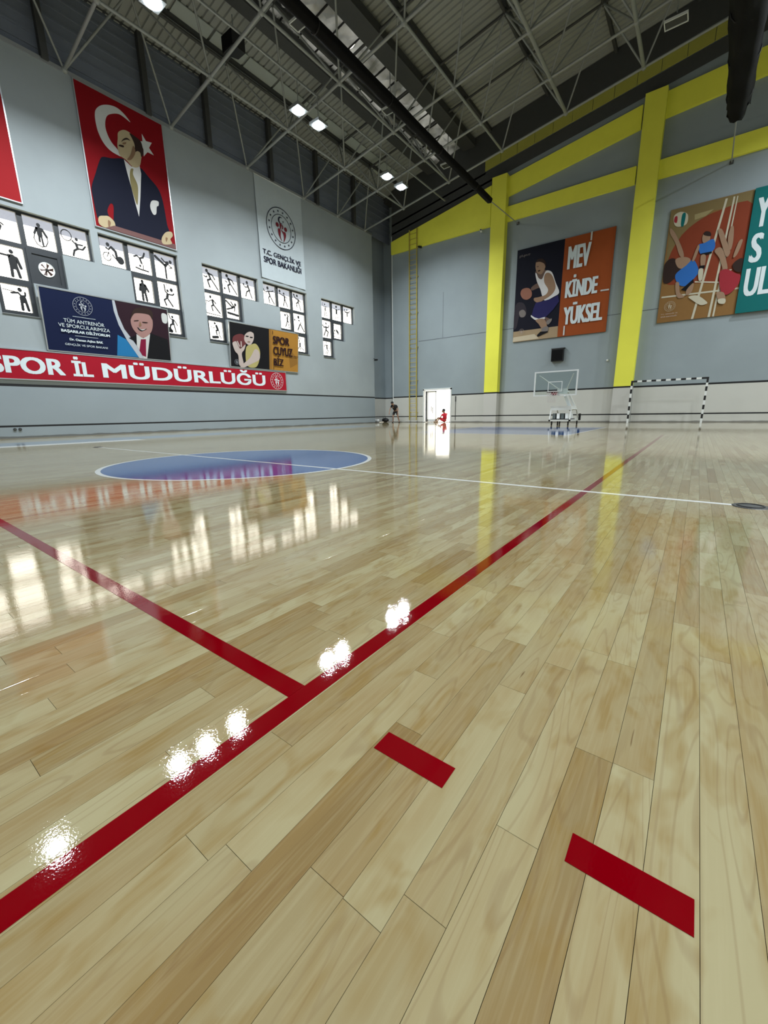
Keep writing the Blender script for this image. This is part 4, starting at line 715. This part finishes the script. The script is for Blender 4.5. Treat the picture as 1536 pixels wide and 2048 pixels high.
b = MB()
poly(b, pl, [(2.95, 0.0), (4.95, 0.0), (4.95, 4.86), (2.95, 4.86)], 0.08, pm('teal'))
b.build('print', None, r); b = MB()
for s_, x0, x1, y0, y1 in (('Y', 3.10, 3.55, 3.36, 4.44), ('S', 3.10, 3.50, 2.0, 3.10), ('UL', 3.10, 3.95, 0.67, 1.75)): text(b, pl, s_, x0, x1, y0, y1, 0.09, L_, 0.022, owner=r)
text(b, pl, 'T.C. GENÇLİK VE', 0.14, 0.80, 0.32, 0.39, 0.09, pm('grey'), 0, owner=r); text(b, pl, 'SPOR BAKANLIĞI', 0.15, 0.78, 0.21, 0.28, 0.09, pm('grey'), 0, owner=r)
b = MB(); emblem(b, pl, 0.46, 0.68, 0.22, 0.09, pm('white2'), pm('white2')); b.build('emblem', None, r)
# ---------------------------------------------------------------- lamps
M_LED = emit('led_lens', (236, 244, 255), 60.0)
def lamp(x, y, z, label, grp, w):
    t = empty('high_bay_lamp', (x, y, z)); tag(t, label, 'lamp', grp)
    b = MB(); b.box(-0.27, 0.27, -0.27, 0.27, 0.04, 0.14); 
    for k in range(7): b.box(-0.18 + k * 0.055, -0.165 + k * 0.055, -0.18, 0.18, 0.14, 0.24)
    b.build('housing', M_STEEL, t)
    b = MB(); n = 20
    vs = [(0.24 * math.cos(2 * math.pi * i / n), 0.24 * math.sin(2 * math.pi * i / n), 0.035) for i in range(n)] + [(0.16 * math.cos(2 * math.pi * i / n), 0.16 * math.sin(2 * math.pi * i / n), -0.02) for i in range(n)]
    b.add(vs, [(i, n + i, n + (i + 1) % n, (i + 1) % n) for i in range(n)] + [tuple(range(2 * n - 1, n - 1, -1))]); b.build('lens', M_LED, t)
    top_z = bz(x) + 0.06 - z; b = MB(); b.tube([(0, 0, 0.24), (0, 0, max(0.3, top_z - 0.003))], 0.015, 6); b.build('hanger', M_STEEL, t)
    L = bpy.data.lights.new('lamp_light', 'AREA'); L.shape = 'DISK'; L.size = 0.48; L.energy = w; L.color = (0.90, 0.96, 1.0); L.spread = math.radians(146 if x < 0 else 165)
    lo = bpy.data.objects.new('lamp_light', L); COL.objects.link(lo); lo.parent = t; lo.location = (0, 0, -0.03)
for xx, ya, yb, lab in ((-13.3, -0.55, 24.6, 'thin steel rail carrying the lit lamps near the window wall'), (5.6, -9.5, 24.0, 'thin steel rail carrying the added right row of fill lamps, out of the picture')):
    tag(one('lamp_rail', xx - 0.03, xx + 0.03, ya, yb, bz(xx) + 0.06, bz(xx) + 0.12, M_STEEL), lab, 'rail')
order = ['', '', '', 'lit round lamp at the top edge of the picture, nearest the camera', 'upper lit lamp of the middle pair', 'lower lit lamp of the middle pair', 'upper lit lamp of the far pair', 'lower lit lamp of the far pair, nearest the end wall']
for i, y in enumerate(LAMPS_LEFT): lamp(-13.3, y, 12.08, order[i] or ('lit lamp near the window wall above the %s of the picture, out of view' % ('bottom edge', 'middle', 'top edge')[i]), 'lamps hanging in a row near the window wall', LAMP_W)
for i, y in enumerate(FILL_LAMPS_RIGHT): lamp(5.6, y, 12.3, 'added fill lamp right of the picture, %s from the end wall, out of view' % ('seventh', 'sixth', 'fifth', 'fourth', 'third', 'second', 'first')[i], 'added fill lamps in the right row', LAMP_W * 1.6)  # added row, stronger than the left one to lift the end wall
# unlit frames by the skylight
for (x, y, z), lab in (((-12.45, 12.35, 14.2), 'white-edged dark rectangular fixture nearest the camera beside the black net roll'), ((-12.45, 17.8, 14.2), 'middle white-edged rectangular fixture beside the net roll'), ((-12.45, 23.3, 14.2), 'farthest white-edged rectangular fixture beside the net roll'), ((-1.8, 20.65, 14.2), 'white-edged rectangular fixture on the right under the roof')):
    t = empty('unlit_fixture', (x, y, z)); tag(t, lab, 'light fixture', 'unlit rectangular fixtures under the roof'); a, c = 0.34, 0.2
    one('body', -a, a, -c, c, 0, 0.12, M_DARK2, t); b = MB()
    for x0, x1, y0, y1 in ((-a - .02, a + .02, -c - .02, -c + .01), (-a - .02, a + .02, c - .01, c + .02), (-a - .02, -a + .01, -c, c), (a - .01, a + .02, -c, c)): b.box(x0, x1, y0, y1, -0.03, 0.05)
    b.build('rim', M_WHITE, t); b = MB(); b.tube([(0, 0, 0.12), (0, 0, bz(x) + 2.5 - z)], 0.02, 6); b.build('hanger', M_STEEL, t)
t = empty('loudspeaker', (-14.5, 11.0, 13.4)); tag(t, 'black wedge loudspeaker hung from the roof frame between the lamps', 'loudspeaker')
b = MB(); b.add([(-.32, -.3, 0), (.32, -.3, 0), (.22, .3, .1), (-.22, .3, .1), (-.32, -.3, .5), (.32, -.3, .5), (.22, .3, .5), (-.22, .3, .5)], [(0, 3, 2, 1), (4, 5, 6, 7), (0, 1, 5, 4), (1, 2, 6, 5), (2, 3, 7, 6), (3, 0, 4, 7)])
b.build('cabinet', M_BLACK, t); b = MB(); b.box(-.28, .28, -.32, -.3, .03, .47); b.build('grille', M_NET, t); b = MB(); b.tube([(0, 0, .5), (0, 0, 1.15)], .02, 6); b.build('bracket', M_STEEL, t)
# ---------------------------------------------------------------- gathered black divider nets
def net_roll(name, x, y0, y1, z, r0, r1, label, anchor, sag=0.0, rag=False):
    t = empty(name, (x, y1, z)); tag(t, label, 'net', 'gathered divider nets')
    rr = random.Random(int(x * 10)); b = MB(); n = 18; pts = []; vs = []; K = 44
    ph = [rr.uniform(0, 6.28) for _ in range(4)]
    for i in range(K + 1):
        q = i / K; y = (y0 - y1) * (1 - q); R = r0 + (r1 - r0) * q
        for k in range(n):
            a = 2 * math.pi * k / n; R2 = R * (1 + 0.10 * math.sin(5 * a + ph[0] + i * 0.13) + 0.05 * math.sin(9 * a + ph[1] - i * 0.21) + 0.04 * math.sin(i * 1.1 + ph[2]))
            vs.append((R2 * math.cos(a), y + (rr.uniform(-0.5, 0.15) * rag if i == K else 0), R2 * math.sin(a) * (1.25 if rag else 1.0)))
    b.add(vs, [(i * n + k, i * n + (k + 1) % n, (i + 1) * n + (k + 1) % n, (i + 1) * n + k) for i in range(K) for k in range(n)] + [tuple(range(K * n, (K + 1) * n))])
    b.build('net_bundle', M_NET, t, True)
    for i in range(6):
        q = (i + 0.5) / 6; b = MB(); b.ring((0, (y0 - y1) * (1 - q), 0), (0, 1, 0), (r0 + (r1 - r0) * q) * 1.04, 0.018, 18, 5); b.build('strap', M_BLACK, t, True)
    b = MB(); b.tube([(0, 0, 0), (anchor[0] - x, anchor[1] - y1, anchor[2] - z)], 0.022, 8); b.build('cable', M_STEEL, t)
    b = MB(); b.box(anchor[0] - x - 0.07, anchor[0] - x + 0.07, anchor[1] - y1 - 0.04, anchor[1] - y1, anchor[2] - z - 0.07, anchor[2] - z + 0.07); b.build('wall_plate', M_DARK2, t)
    b = MB(); b.ring((0, 0.08, 0), (1, 0, 0), 0.07, 0.015, 14, 6); b.build('shackle', M_WHITE, t, True)
net_roll('divider_net', -9.0, 1.0, 21.4, 10.85, 0.185, 0.13, 'long thin black rolled net running under the roof to the first yellow column', (-8.84, YE, 10.91))
net_roll('divider_net', 0.38, 9.0, 20.9, 10.85, 0.52, 0.31, 'thick black gathered net hanging at the upper right with ragged end', (0.41, YE, 10.9), rag=True)
# ---------------------------------------------------------------- ladder, fittings on the walls
t = empty('wall_ladder', (-15.71, YE, 0.15)); tag(t, 'tall narrow yellow steel ladder fixed to the end wall near the corner', 'ladder')
M_LAD = mat('ladder_yellow', (176, 160, 72), 0.5)
for s_ in (-0.29, 0.29): b = MB(); b.box(s_ - 0.022, s_ + 0.022, -0.26, -0.19, 0, 12.1); b.build('rail', M_LAD, t)
rg = MB(); rg.tube([(-0.29, 0, 0), (0.29, 0, 0)], 0.016, 8); rung = rg.build('rung', M_LAD, t); rung.location = (0, -0.225, 0.25)
for i in range(1, 39):
    o = rung.copy(); COL.objects.link(o); o.parent = t; o.location = (0, -0.225, 0.25 + i * 0.305)
for i in range(6):
    for s_ in (-0.29, 0.29): b = MB(); b.box(s_ - 0.015, s_ + 0.015, -0.2, 0, 0.5 + i * 2.2, 0.54 + i * 2.2); b.build('bracket', M_LAD, t)
t = empty('wall_speaker_box', (-6.12, YE, 3.36)); tag(t, 'square black box on the end wall under the basketball poster', 'speaker box')
one('cabinet', -0.32, 0.32, -0.2, -0.01, 0, 0.66, M_BLACK, t); one('grille', -0.29, 0.29, -0.212, -0.2, 0.03, 0.6, M_NET, t); one('top_bracket', -0.34, 0.38, -0.22, 0, 0.66, 0.69, M_DARK2, t)
def camera_unit(loc, ang, label, m_):
    t = empty('security_camera', loc); t.rotation_euler.z = ang; tag(t, label, 'security camera')
    b = MB(); b.box(-0.05, 0.05, -0.26, -0.02, -0.05, 0.05); b.build('body', m_, t); b = MB(); b.tube([(0, -0.26, 0), (0, -0.29, 0)], 0.035, 14); b.build('lens', M_BLACK, t)
    b = MB(); b.tube([(0, -0.1, 0.05), (0, 0.02, 0.1), (0, 0.09, 0.1)], 0.015, 8); b.build('arm', m_, t)
camera_unit((-11.0, YE - 0.11, 11.0), 0.3, 'white security camera high on the end wall left of the first column', M_WHITE)
camera_unit((-15.12, YE - 0.11, 11.1), -0.4, 'small black security camera at the top of the ladder', M_BLACK)
camera_unit((XW + 0.11, 23.6, 4.33), 1.57, 'black security camera at the far end of the window wall', M_BLACK)
t = empty('wall_sensor', (-3.58, YE, 3.2)); tag(t, 'small white sensor on the end wall left of the second column', 'sensor')
b = MB(); b.ball((0, -0.05, 0), 0.055, 12, 8); b.build('dome', M_WHITE, t, True); b = MB(); b.box(-0.05, 0.05, -0.04, 0, -0.05, 0.05); b.build('base', M_WHITE, t)
for i, (yy, zz) in enumerate(((3.36, 0.30), (3.50, 0.30))):
    t = empty('wall_socket', (XW, yy, zz)); tag(t, ('left', 'right')[i] + ' one of two dark round sockets low on the window wall', 'socket', 'sockets low on the window wall')
    b = MB(); b.tube([(0, 0, 0), (0.03, 0, 0)], 0.045, 16); b.build('ring', M_BLACK, t); b = MB(); b.tube([(0.03, 0, 0), (0.032, 0, 0)], 0.03, 16); b.build('insert', M_DARK2, t)
t = empty('conduit', (-12.45, YE, 0.15)); tag(t, 'short grey vertical conduit on the end wall right of the open door', 'pipe')
b = MB(); b.tube([(0, -0.03, 0), (0, -0.03, 1.2)], 0.018, 8); b.build('pipe', M_DARK2, t); b = MB(); b.box(-.03, .03, -.06, 0, 1.2, 1.55); b.build('junction_box', M_DARK2, t)
# ---------------------------------------------------------------- open door in the end wall
dr = empty('door_1', (-14.96, YE, 0)); tag(dr, kind='structure', label='bright open doorway with a white framed leaf')
b = MB(); b.box(-0.02, 0.07, -0.06, 0.2, 0, 2.24); b.box(2.11, 2.2, -0.06, 0.2, 0, 2.24); b.box(-0.02, 2.2, -0.06, 0.2, 2.15, 2.26); b.build('door_frame', M_WHITE, dr)
lf = MB(); x0, x1 = 0.26, 0.98
lf.box(x0, x0 + 0.07, 0.06, 0.10, 0.03, 2.12); lf.box(x1 - 0.06, x1, 0.06, 0.10, 0.03, 2.12); lf.box(x0, x1, 0.06, 0.10, 0.03, 0.2); lf.box(x0, x1, 0.06, 0.10, 2.03, 2.12)
leaf = lf.build('door_leaf', M_WHITE, dr); one('door_pane', x0 + 0.07, x1 - 0.06, 0.075, 0.085, 0.2, 2.03, frosted(), leaf)
one('door_edge', 0.14, 0.24, 0.04, 0.09, 0.03, 2.12, M_FRAME, dr)
b = MB(); b.tube([(0.62, 0.05, 0.75), (0.62, 0.0, 0.75), (0.62, 0.0, 1.05), (0.62, 0.05, 1.05)], 0.015, 8); b.tube([(0.75, 0.05, 0.62), (0.75, 0.0, 0.62), (0.75, 0.0, 1.0), (0.75, 0.05, 1.0)], 0.015, 8); b.build('handle', M_DARK2, leaf)
one('threshold', 0, 2.18, -0.08, 0.3, -0.021, 0.02, M_DARK2, dr)
# ---------------------------------------------------------------- striped goal
def goal():
    t = empty('handball_goal', (-2.17, 23.4, 0)); tag(t, 'black and white banded handball goal in front of the end wall', 'goal')
    W_, H_, q = 3.0, 2.0, 0.04; K, L = M_BLACK, M_WHITE
    def banded(name, horiz, x):
        b = MB(); n = 16 if horiz else 10; a = 0.0
        cuts = [0.0, 0.26] + [0.26 + (2.74 - 0.26) * (i + 1) / 13 for i in range(13)] + [3.0] if horiz else [0.0] + [0.2 * (i + 1) for i in range(8)] + [1.72, 2.0][0:0] + [1.76, 2.0]
        for i, (c0, c1) in enumerate(zip(cuts, cuts[1:])):
            if horiz: b.box(c0, c1, -q, q, H_ - 2 * q, H_, K if i % 2 == 0 else L)
            else:
                j = len(cuts) - 2 - i; b.box(x - q, x + q, -q, q, c0, min(c1, H_ - 2 * q), K if j % 2 == 0 else L)
        b.build(name, None, t)
    banded('goal_post', False, q); banded('goal_post', False, W_ - q); banded('crossbar', True, 0)
    for xx in (q, W_ - q):
        b = MB(); b.tube([(xx, 0.04, 1.93), (xx, 0.55, 1.75), (xx, 0.95, 0.03), (xx, 0.0, 0.03)], 0.014, 8); b.build('side_stay', mat('grey_stay', (150, 156, 156), 0.5), t)
goal()
# ---------------------------------------------------------------- folded portable basketball stand
def hoop():
    t = empty('basketball_stand', (-4.55, 19.0, 0)); tag(t, 'white folded portable basketball stand with clear backboard on the blue key', 'basketball stand')
    # backboard, facing the court
    o = one('backboard', -0.86, 0.86, -0.015, 0.0, 1.33, 2.28, glass_mat('acrylic_board', (0.93, 0.96, 0.95, 1), 0.08) if 'acrylic_board' not in MATS else M_CLEAR, t)
    b = MB()
    for a in ((-0.91, 0.91, 1.28, 1.335), (-0.91, 0.91, 2.28, 2.335), (-0.91, -0.855, 1.335, 2.28), (0.855, 0.91, 1.335, 2.28)): b.box(a[0], a[1], -0.03, 0.02, a[2], a[3])
    b.build('board_frame', M_WHITE, o)
    b = MB()
    for a in ((-0.3, 0.3, 1.46, 1.49), (-0.3, 0.3, 1.86, 1.89), (-0.3, -0.27, 1.49, 1.86), (0.27, 0.3, 1.49, 1.86)): b.box(a[0], a[1], -0.018, -0.0155, a[2], a[3])
    b.build('target_square', M_WHITE, o)
    b = MB(); b.ring((0, -0.38, 1.42), (0, 0, 1), 0.225, 0.011, 28, 6); rim = b.build('rim', mat('rim_dark', (60, 24, 26), 0.5), t, True)
    one('rim_bracket', -0.11, 0.11, -0.16, -0.015, 1.33, 1.44, mat('bracket_red', (140, 20, 38), 0.5), t)
    b = MB(); n = 12; L = []
    for k in range(6):
        q = k / 5; R = 0.222 - 0.08 * q; z = 1.41 - 0.42 * q; L.append([(R * math.cos(2 * math.pi * (i + k * 0.5) / n), -0.38 + R * math.sin(2 * math.pi * (i + k * 0.5) / n), z) for i in range(n)])
    for k in range(5):
        for i in range(n):
            b.tube([L[k][i], L[k + 1][i]], 0.005, 4, cap=False); b.tube([L[k][i], L[k + 1][(i - 1) % n]], 0.005, 4, cap=False)
    b.build('hoop_net', mat('net_white', (206, 200, 196), 0.8), rim)
    for s_ in (-1, 1):
        b = MB(); b.tube([(s_ * 0.72, 0.03, 2.18), (0.30 + s_ * 0.06, 0.42, 1.45)], 0.022, 8); b.build('board_brace', M_WHITE, t)
    b = MB(); b.box(0.1, 0.52, 0.02, 0.10, 1.36, 1.58); b.tube([(0.3, 0.08, 1.45), (0.33, 0.5, 1.42)], 0.05, 10); b.build('board_mount', M_WHITE, t)
    # lifting arm down to the trolley
    for s_ in (-0.11, 0.11):
        b = MB(); b.tube([(0.33 + s_, 0.48, 1.47), (0.56 + s_, 1.2, 0.72)], 0.045, 8); b.build('lift_arm', M_WHITE, t)
    b = MB(); b.tube([(0.36, 0.42, 1.30), (0.52, 1.0, 0.66)], 0.075, 12); b.build('padded_arm', mat('padding_white', (204, 210, 210), 0.5), t)
    # trolley
    X0, X1, Y0, Y1 = -0.20, 0.72, 0.1, 1.8; b = MB()
    for a in ((X0, X1, Y0, Y0 + .07, .18, .25), (X0, X1, Y1 - .07, Y1, .18, .25), (X0, X0 + .07, Y0, Y1, .18, .25), (X1 - .07, X1, Y0, Y1, .18, .25), (X0, X1, Y0 + .15, Y0 + .21, .66, .72), (X0, X1, Y0 + 1.15, Y0 + 1.21, .66, .72)): b.box(*a)
    b.build('trolley_frame', M_WHITE, t)
    for x in (X0 + .035, X1 - .035):
        b = MB(); b.tube([(x, Y0 + .03, .22), (x, Y0 + .18, .70), (x, Y0 + 1.18, .70), (x, Y1 - .03, .22)], 0.03, 8); b.build('side_rail', M_WHITE, t)
    one('weight_tray', X0 + .07, X1 - .07, Y0 + .07, Y0 + 1.15, .25, .285, M_BLACK, t)
    for i in range(4):
        b = MB(); x = X0 + .14 + i * 0.18; b.add([(x, Y0 + .1, .29), (x + .12, Y0 + .1, .29), (x + .12, Y0 + 1.05, .29), (x, Y0 + 1.05, .29), (x - .03, Y0 + .2, .52), (x + .09, Y0 + .2, .52), (x + .09, Y0 + 1.05, .52), (x - .03, Y0 + 1.05, .52)], [(0, 3, 2, 1), (4, 5, 6, 7), (0, 1, 5, 4), (1, 2, 6, 5), (2, 3, 7, 6), (3, 0, 4, 7)])
        b.build('counterweight', (mat('weight_dark', (70, 80, 78), 0.5), M_WHITE)[i % 2], t)
    one('winch_cover', X0 + .02, X1 - .04, Y0 + .16, Y0 + 1.1, .72, .84, M_WHITE, t)
    for k, (x, y) in enumerate(((X0 + .12, Y0 + .1), (X0 + .38, Y0 + .1), (X1 - .1, Y0 + .1), (X1 - .05, Y1 - .15), (X0 + .1, Y1 - .15))):
        b = MB(); b.tube([(x - .02, y, .065), (x + .02, y, .065)], .065, 16); w = b.build('wheel', M_BLACK, t); one('fork', x - .028, x + .028, y - .02, y + .02, .06, .18, M_BLACK, w)
    b = MB(); b.tube([(X1 + .1, Y1 - .4, .2), (X1 + .1, Y1 - .4, .5)], .05, 12); b.build('jack', M_BLACK, t)
hoop()
# ---------------------------------------------------------------- bags and boxes in the corner
t = empty('sports_bag', (-18.15, 24.75, 0)); tag(t, 'black sports bag slumped on the floor in the far left corner', 'bag')
b = MB(); b.ball((0, 0, 0.16), 0.16, 14, 10, sc=(1.9, 1.1, 1.0)); b.build('body', M_BLACK, t, True)
b = MB(); b.tube([(-.15, -.1, .27), (-.1, -.12, .40), (.1, -.12, .40), (.15, -.1, .27)], .012, 6); b.build('handle', M_BLACK, t, True)
for i, (x, y, h) in enumerate(((-18.62, 24.15, .26), (-18.84, 24.3, .22), (-18.42, 24.2, .24))):
    t = empty('water_pack', (x, y, 0)); tag(t, ('middle', 'left', 'right')[i] + ' one of three small white packs beside the black bag', 'pack', 'white packs in the corner')
    for k in range(4):
        b = MB(); cx, cy = (k % 2) * .08 - .04, (k // 2) * .08 - .04; b.tube([(cx, cy, 0), (cx, cy, h * .8), (cx, cy, h)], [.036, .036, .015], 10); q = b.build('bottle_body', M_WHITE, t, True)
        b = MB(); b.tube([(cx, cy, h), (cx, cy, h + .02)], .016, 8); b.build('cap', M_BLACK, q)
# ---------------------------------------------------------------- people
def skin_body(name, V, E_, R_, root_i, material, parent, sub=2):
    me = bpy.data.meshes.new(name); me.from_pydata([Vector(v) for v in V], E_, []); me.materials.append(material)
    o = bpy.data.objects.new(name, me); COL.objects.link(o); o.parent = parent
    m1 = o.modifiers.new('skin', 'SKIN'); m1.use_smooth_shade = True
    sv = me.skin_vertices[0].data
    for i, r_ in enumerate(R_): sv[i].radius = (r_, r_) if not isinstance(r_, tuple) else r_; sv[i].use_root = (i == root_i)
    m2 = o.modifiers.new('smooth', 'SUBSURF'); m2.levels = sub; m2.render_levels = sub
    return o
def person(loc, rz, label, pose, skin, shirt, shorts, hair_m, shoe_m):
    t = empty('person', loc, rz); tag(t, label, 'person'); J = pose
    V = []; E_ = []; R_ = []
    def chain(ids, rad, start=None):
        last = start
        for p_, r_ in zip(ids, rad):
            V.append(p_); R_.append(r_); i = len(V) - 1
            if last is not None: E_.append((last, i))
            last = i
        return last
    chain([J['pelvis']], [0.125]); sp = chain([J['waist'], J['chest'], J['neckbase']], [0.115, 0.14, 0.07], 0); ch = 2
    hd = chain([J['neck'], J['head'], J['crown']], [0.052, (0.085, 0.10), 0.075], sp)
    for s_ in ('l', 'r'):
        chain([J['sh' + s_], J['el' + s_], J['wr' + s_], J['pa' + s_]], [0.055, 0.042, 0.028, 0.036], ch)
        w = len(V) - 1; pa, wr = Vector(J['pa' + s_]), Vector(J['wr' + s_]); d = (pa - wr).normalized(); sd = d.cross(Vector((0, 1, 0.2))).normalized()
        for k in range(4):
            a = pa + d * 0.045 + sd * (k - 1.5) * 0.019; L = (0.065, 0.078, 0.072, 0.055)[k]; chain([a, a + d * L * .55, a + d * L + Vector((0, -0.012, 0))], [0.009, 0.008, 0.007], w)
        a = wr + d * 0.03 + sd * -0.035; chain([a, a + d * 0.04 + sd * -0.015], [0.011, 0.009], w)
        chain([J['hip' + s_], J['kn' + s_], J['an' + s_], J['to' + s_]], [0.085, 0.058, 0.038, 0.04], 0)
    skin_body('body', V, E_, R_, 0, skin, t)
    o = skin_body('shirt', [J['waistlow'], J['waist'], J['chest'], J['neckbase'], J['shl'], tuple((Vector(J['shl']) * .4 + Vector(J['ell']) * .6)), J['shr'], tuple((Vector(J['shr']) * .4 + Vector(J['elr']) * .6))],
        [(0, 1), (1, 2), (2, 3), (2, 4), (4, 5), (2, 6), (6, 7)], [.14, .14, .16, .075, .075, .062, .075, .062], 0, shirt, t)
    mid = lambda a, c, q: tuple(Vector(a) * (1 - q) + Vector(c) * q)
    skin_body('shorts', [J['pelvis'], J['hipl'], mid(J['hipl'], J['knl'], .75), J['hipr'], mid(J['hipr'], J['knr'], .75), J['waistlow']], [(0, 1), (1, 2), (0, 3), (3, 4), (0, 5)], [.145, .11, .088, .11, .088, .14], 0, shorts, t)
    hv = Vector(J['head']); up = (Vector(J['crown']) - Vector(J['neck'])).normalized(); fw = Vector(J['face']).normalized(); sd = up.cross(fw)
    b = MB(); b.ball(hv + up * .045 - fw * .02, .108, 16, 12); b.build('hair', hair_m, t, True)
    b = MB(); b.ball(hv + up * -.01 + fw * .03, .092, 16, 12, sc=(1, 1, 1.12)); face = b.build('face', skin, t, True)
    for s_ in (-1, 1):
        b = MB(); b.ball(hv + fw * .108 + sd * s_ * .033 + up * .01, .012, 8, 6); b.build('eye', M_BLACK, face, True)
        b = MB(); b.ball(hv + sd * s_ * .098 - up * .01, .022, 8, 6, sc=(.6, .8, 1.3)); b.build('ear', skin, face, True)
        b = MB(); q = J['tol' if s_ < 0 else 'tor']; a_ = J['anl' if s_ < 0 else 'anr']; b.tube([(a_[0], a_[1] + .05, a_[2] - .03), (a_[0], a_[1], a_[2] - .03), mid(a_, q, .7)[:2] + (.045,), q[:2] + (.035,)], [.04, .05, .048, .03], 10); b.build('shoe', shoe_m, t, True)
    b = MB(); b.tube([hv + fw * .115 + up * .005, hv + fw * .14 - up * .022, hv + fw * .118 - up * .03], [.008, .013, .012], 8); b.build('nose', skin, face, True)
    b = MB(); b.tube([hv + fw * .117 - up * .055 - sd * .02, hv + fw * .12 - up * .057, hv + fw * .117 - up * .055 + sd * .02], .005, 6); b.build('mouth', mat('lips', (120, 70, 66), .5), face)
    return t
M_SKIN = mat('skin_tone', (150, 116, 96), 0.6); M_HAIR = mat('dark_hair', (18, 16, 16), 0.7); M_BSH = mat('black_shirt', (22, 22, 26), 0.8); M_RSH = mat('red_shirt', (206, 30, 52), 0.8)
bent = dict(pelvis=(.05, .12, .84), waistlow=(.04, .08, .90), waist=(.02, .02, 1.0), chest=(-.02, -.10, 1.18), neckbase=(-.05, -.20, 1.32), neck=(-.06, -.26, 1.37), head=(-.09, -.34, 1.43), crown=(-.11, -.38, 1.49), face=(-.35, -.8, -.5),
    shl=(-.20, -.12, 1.26), ell=(-.30, -.22, 1.0), wrl=(-.32, -.36, .78), pal=(-.32, -.40, .70), shr=(.17, -.10, 1.26), elr=(.28, -.04, .99), wrr=(.30, -.14, .76), par=(.30, -.17, .68),
    hipl=(-.06, .10, .80), knl=(-.13, .0, .45), anl=(-.15, .10, .09), tol=(-.18, -.08, .05), hipr=(.15, .12, .80), knr=(.24, .02, .45), anr=(.32, .16, .09), tor=(.34, -.02, .05))
o = person((-16.72, 23.95, 0), 0.35, 'person in dark shirt and shorts bending forward in the far left corner', bent, M_SKIN, M_BSH, M_BSH, M_HAIR, M_BLACK); o.scale = (0.93,) * 3
sit = dict(pelvis=(.0, .0, .13), waistlow=(.0, -.0, .19), waist=(.02, -.02, .28), chest=(.02, -.06, .46), neckbase=(.0, -.10, .60), neck=(-.01, -.12, .65), head=(-.03, -.14, .75), crown=(-.03, -.15, .82), face=(-.8, -.5, -.1),
    shl=(-.06, -.22, .54), ell=(-.18, -.28, .34), wrl=(-.34, -.26, .26), pal=(-.40, -.25, .24), shr=(.06, .10, .54), elr=(-.04, .16, .32), wrr=(-.24, .08, .26), par=(-.30, .06, .25),
    hipl=(-.05, -.10, .12), knl=(-.38, -.22, .32), anl=(-.62, -.16, .09), tol=(-.76, -.20, .05), hipr=(-.05, .10, .12), knr=(-.40, .10, .30), anr=(-.60, .04, .09), tor=(-.74, .02, .05))
person((-13.15, 24.82, 0.0), 0.0, 'person in red sitting on the floor in the open doorway', sit, M_SKIN, M_RSH, M_RSH, M_HAIR, mat('pale_shoe', (196, 176, 160), 0.6))
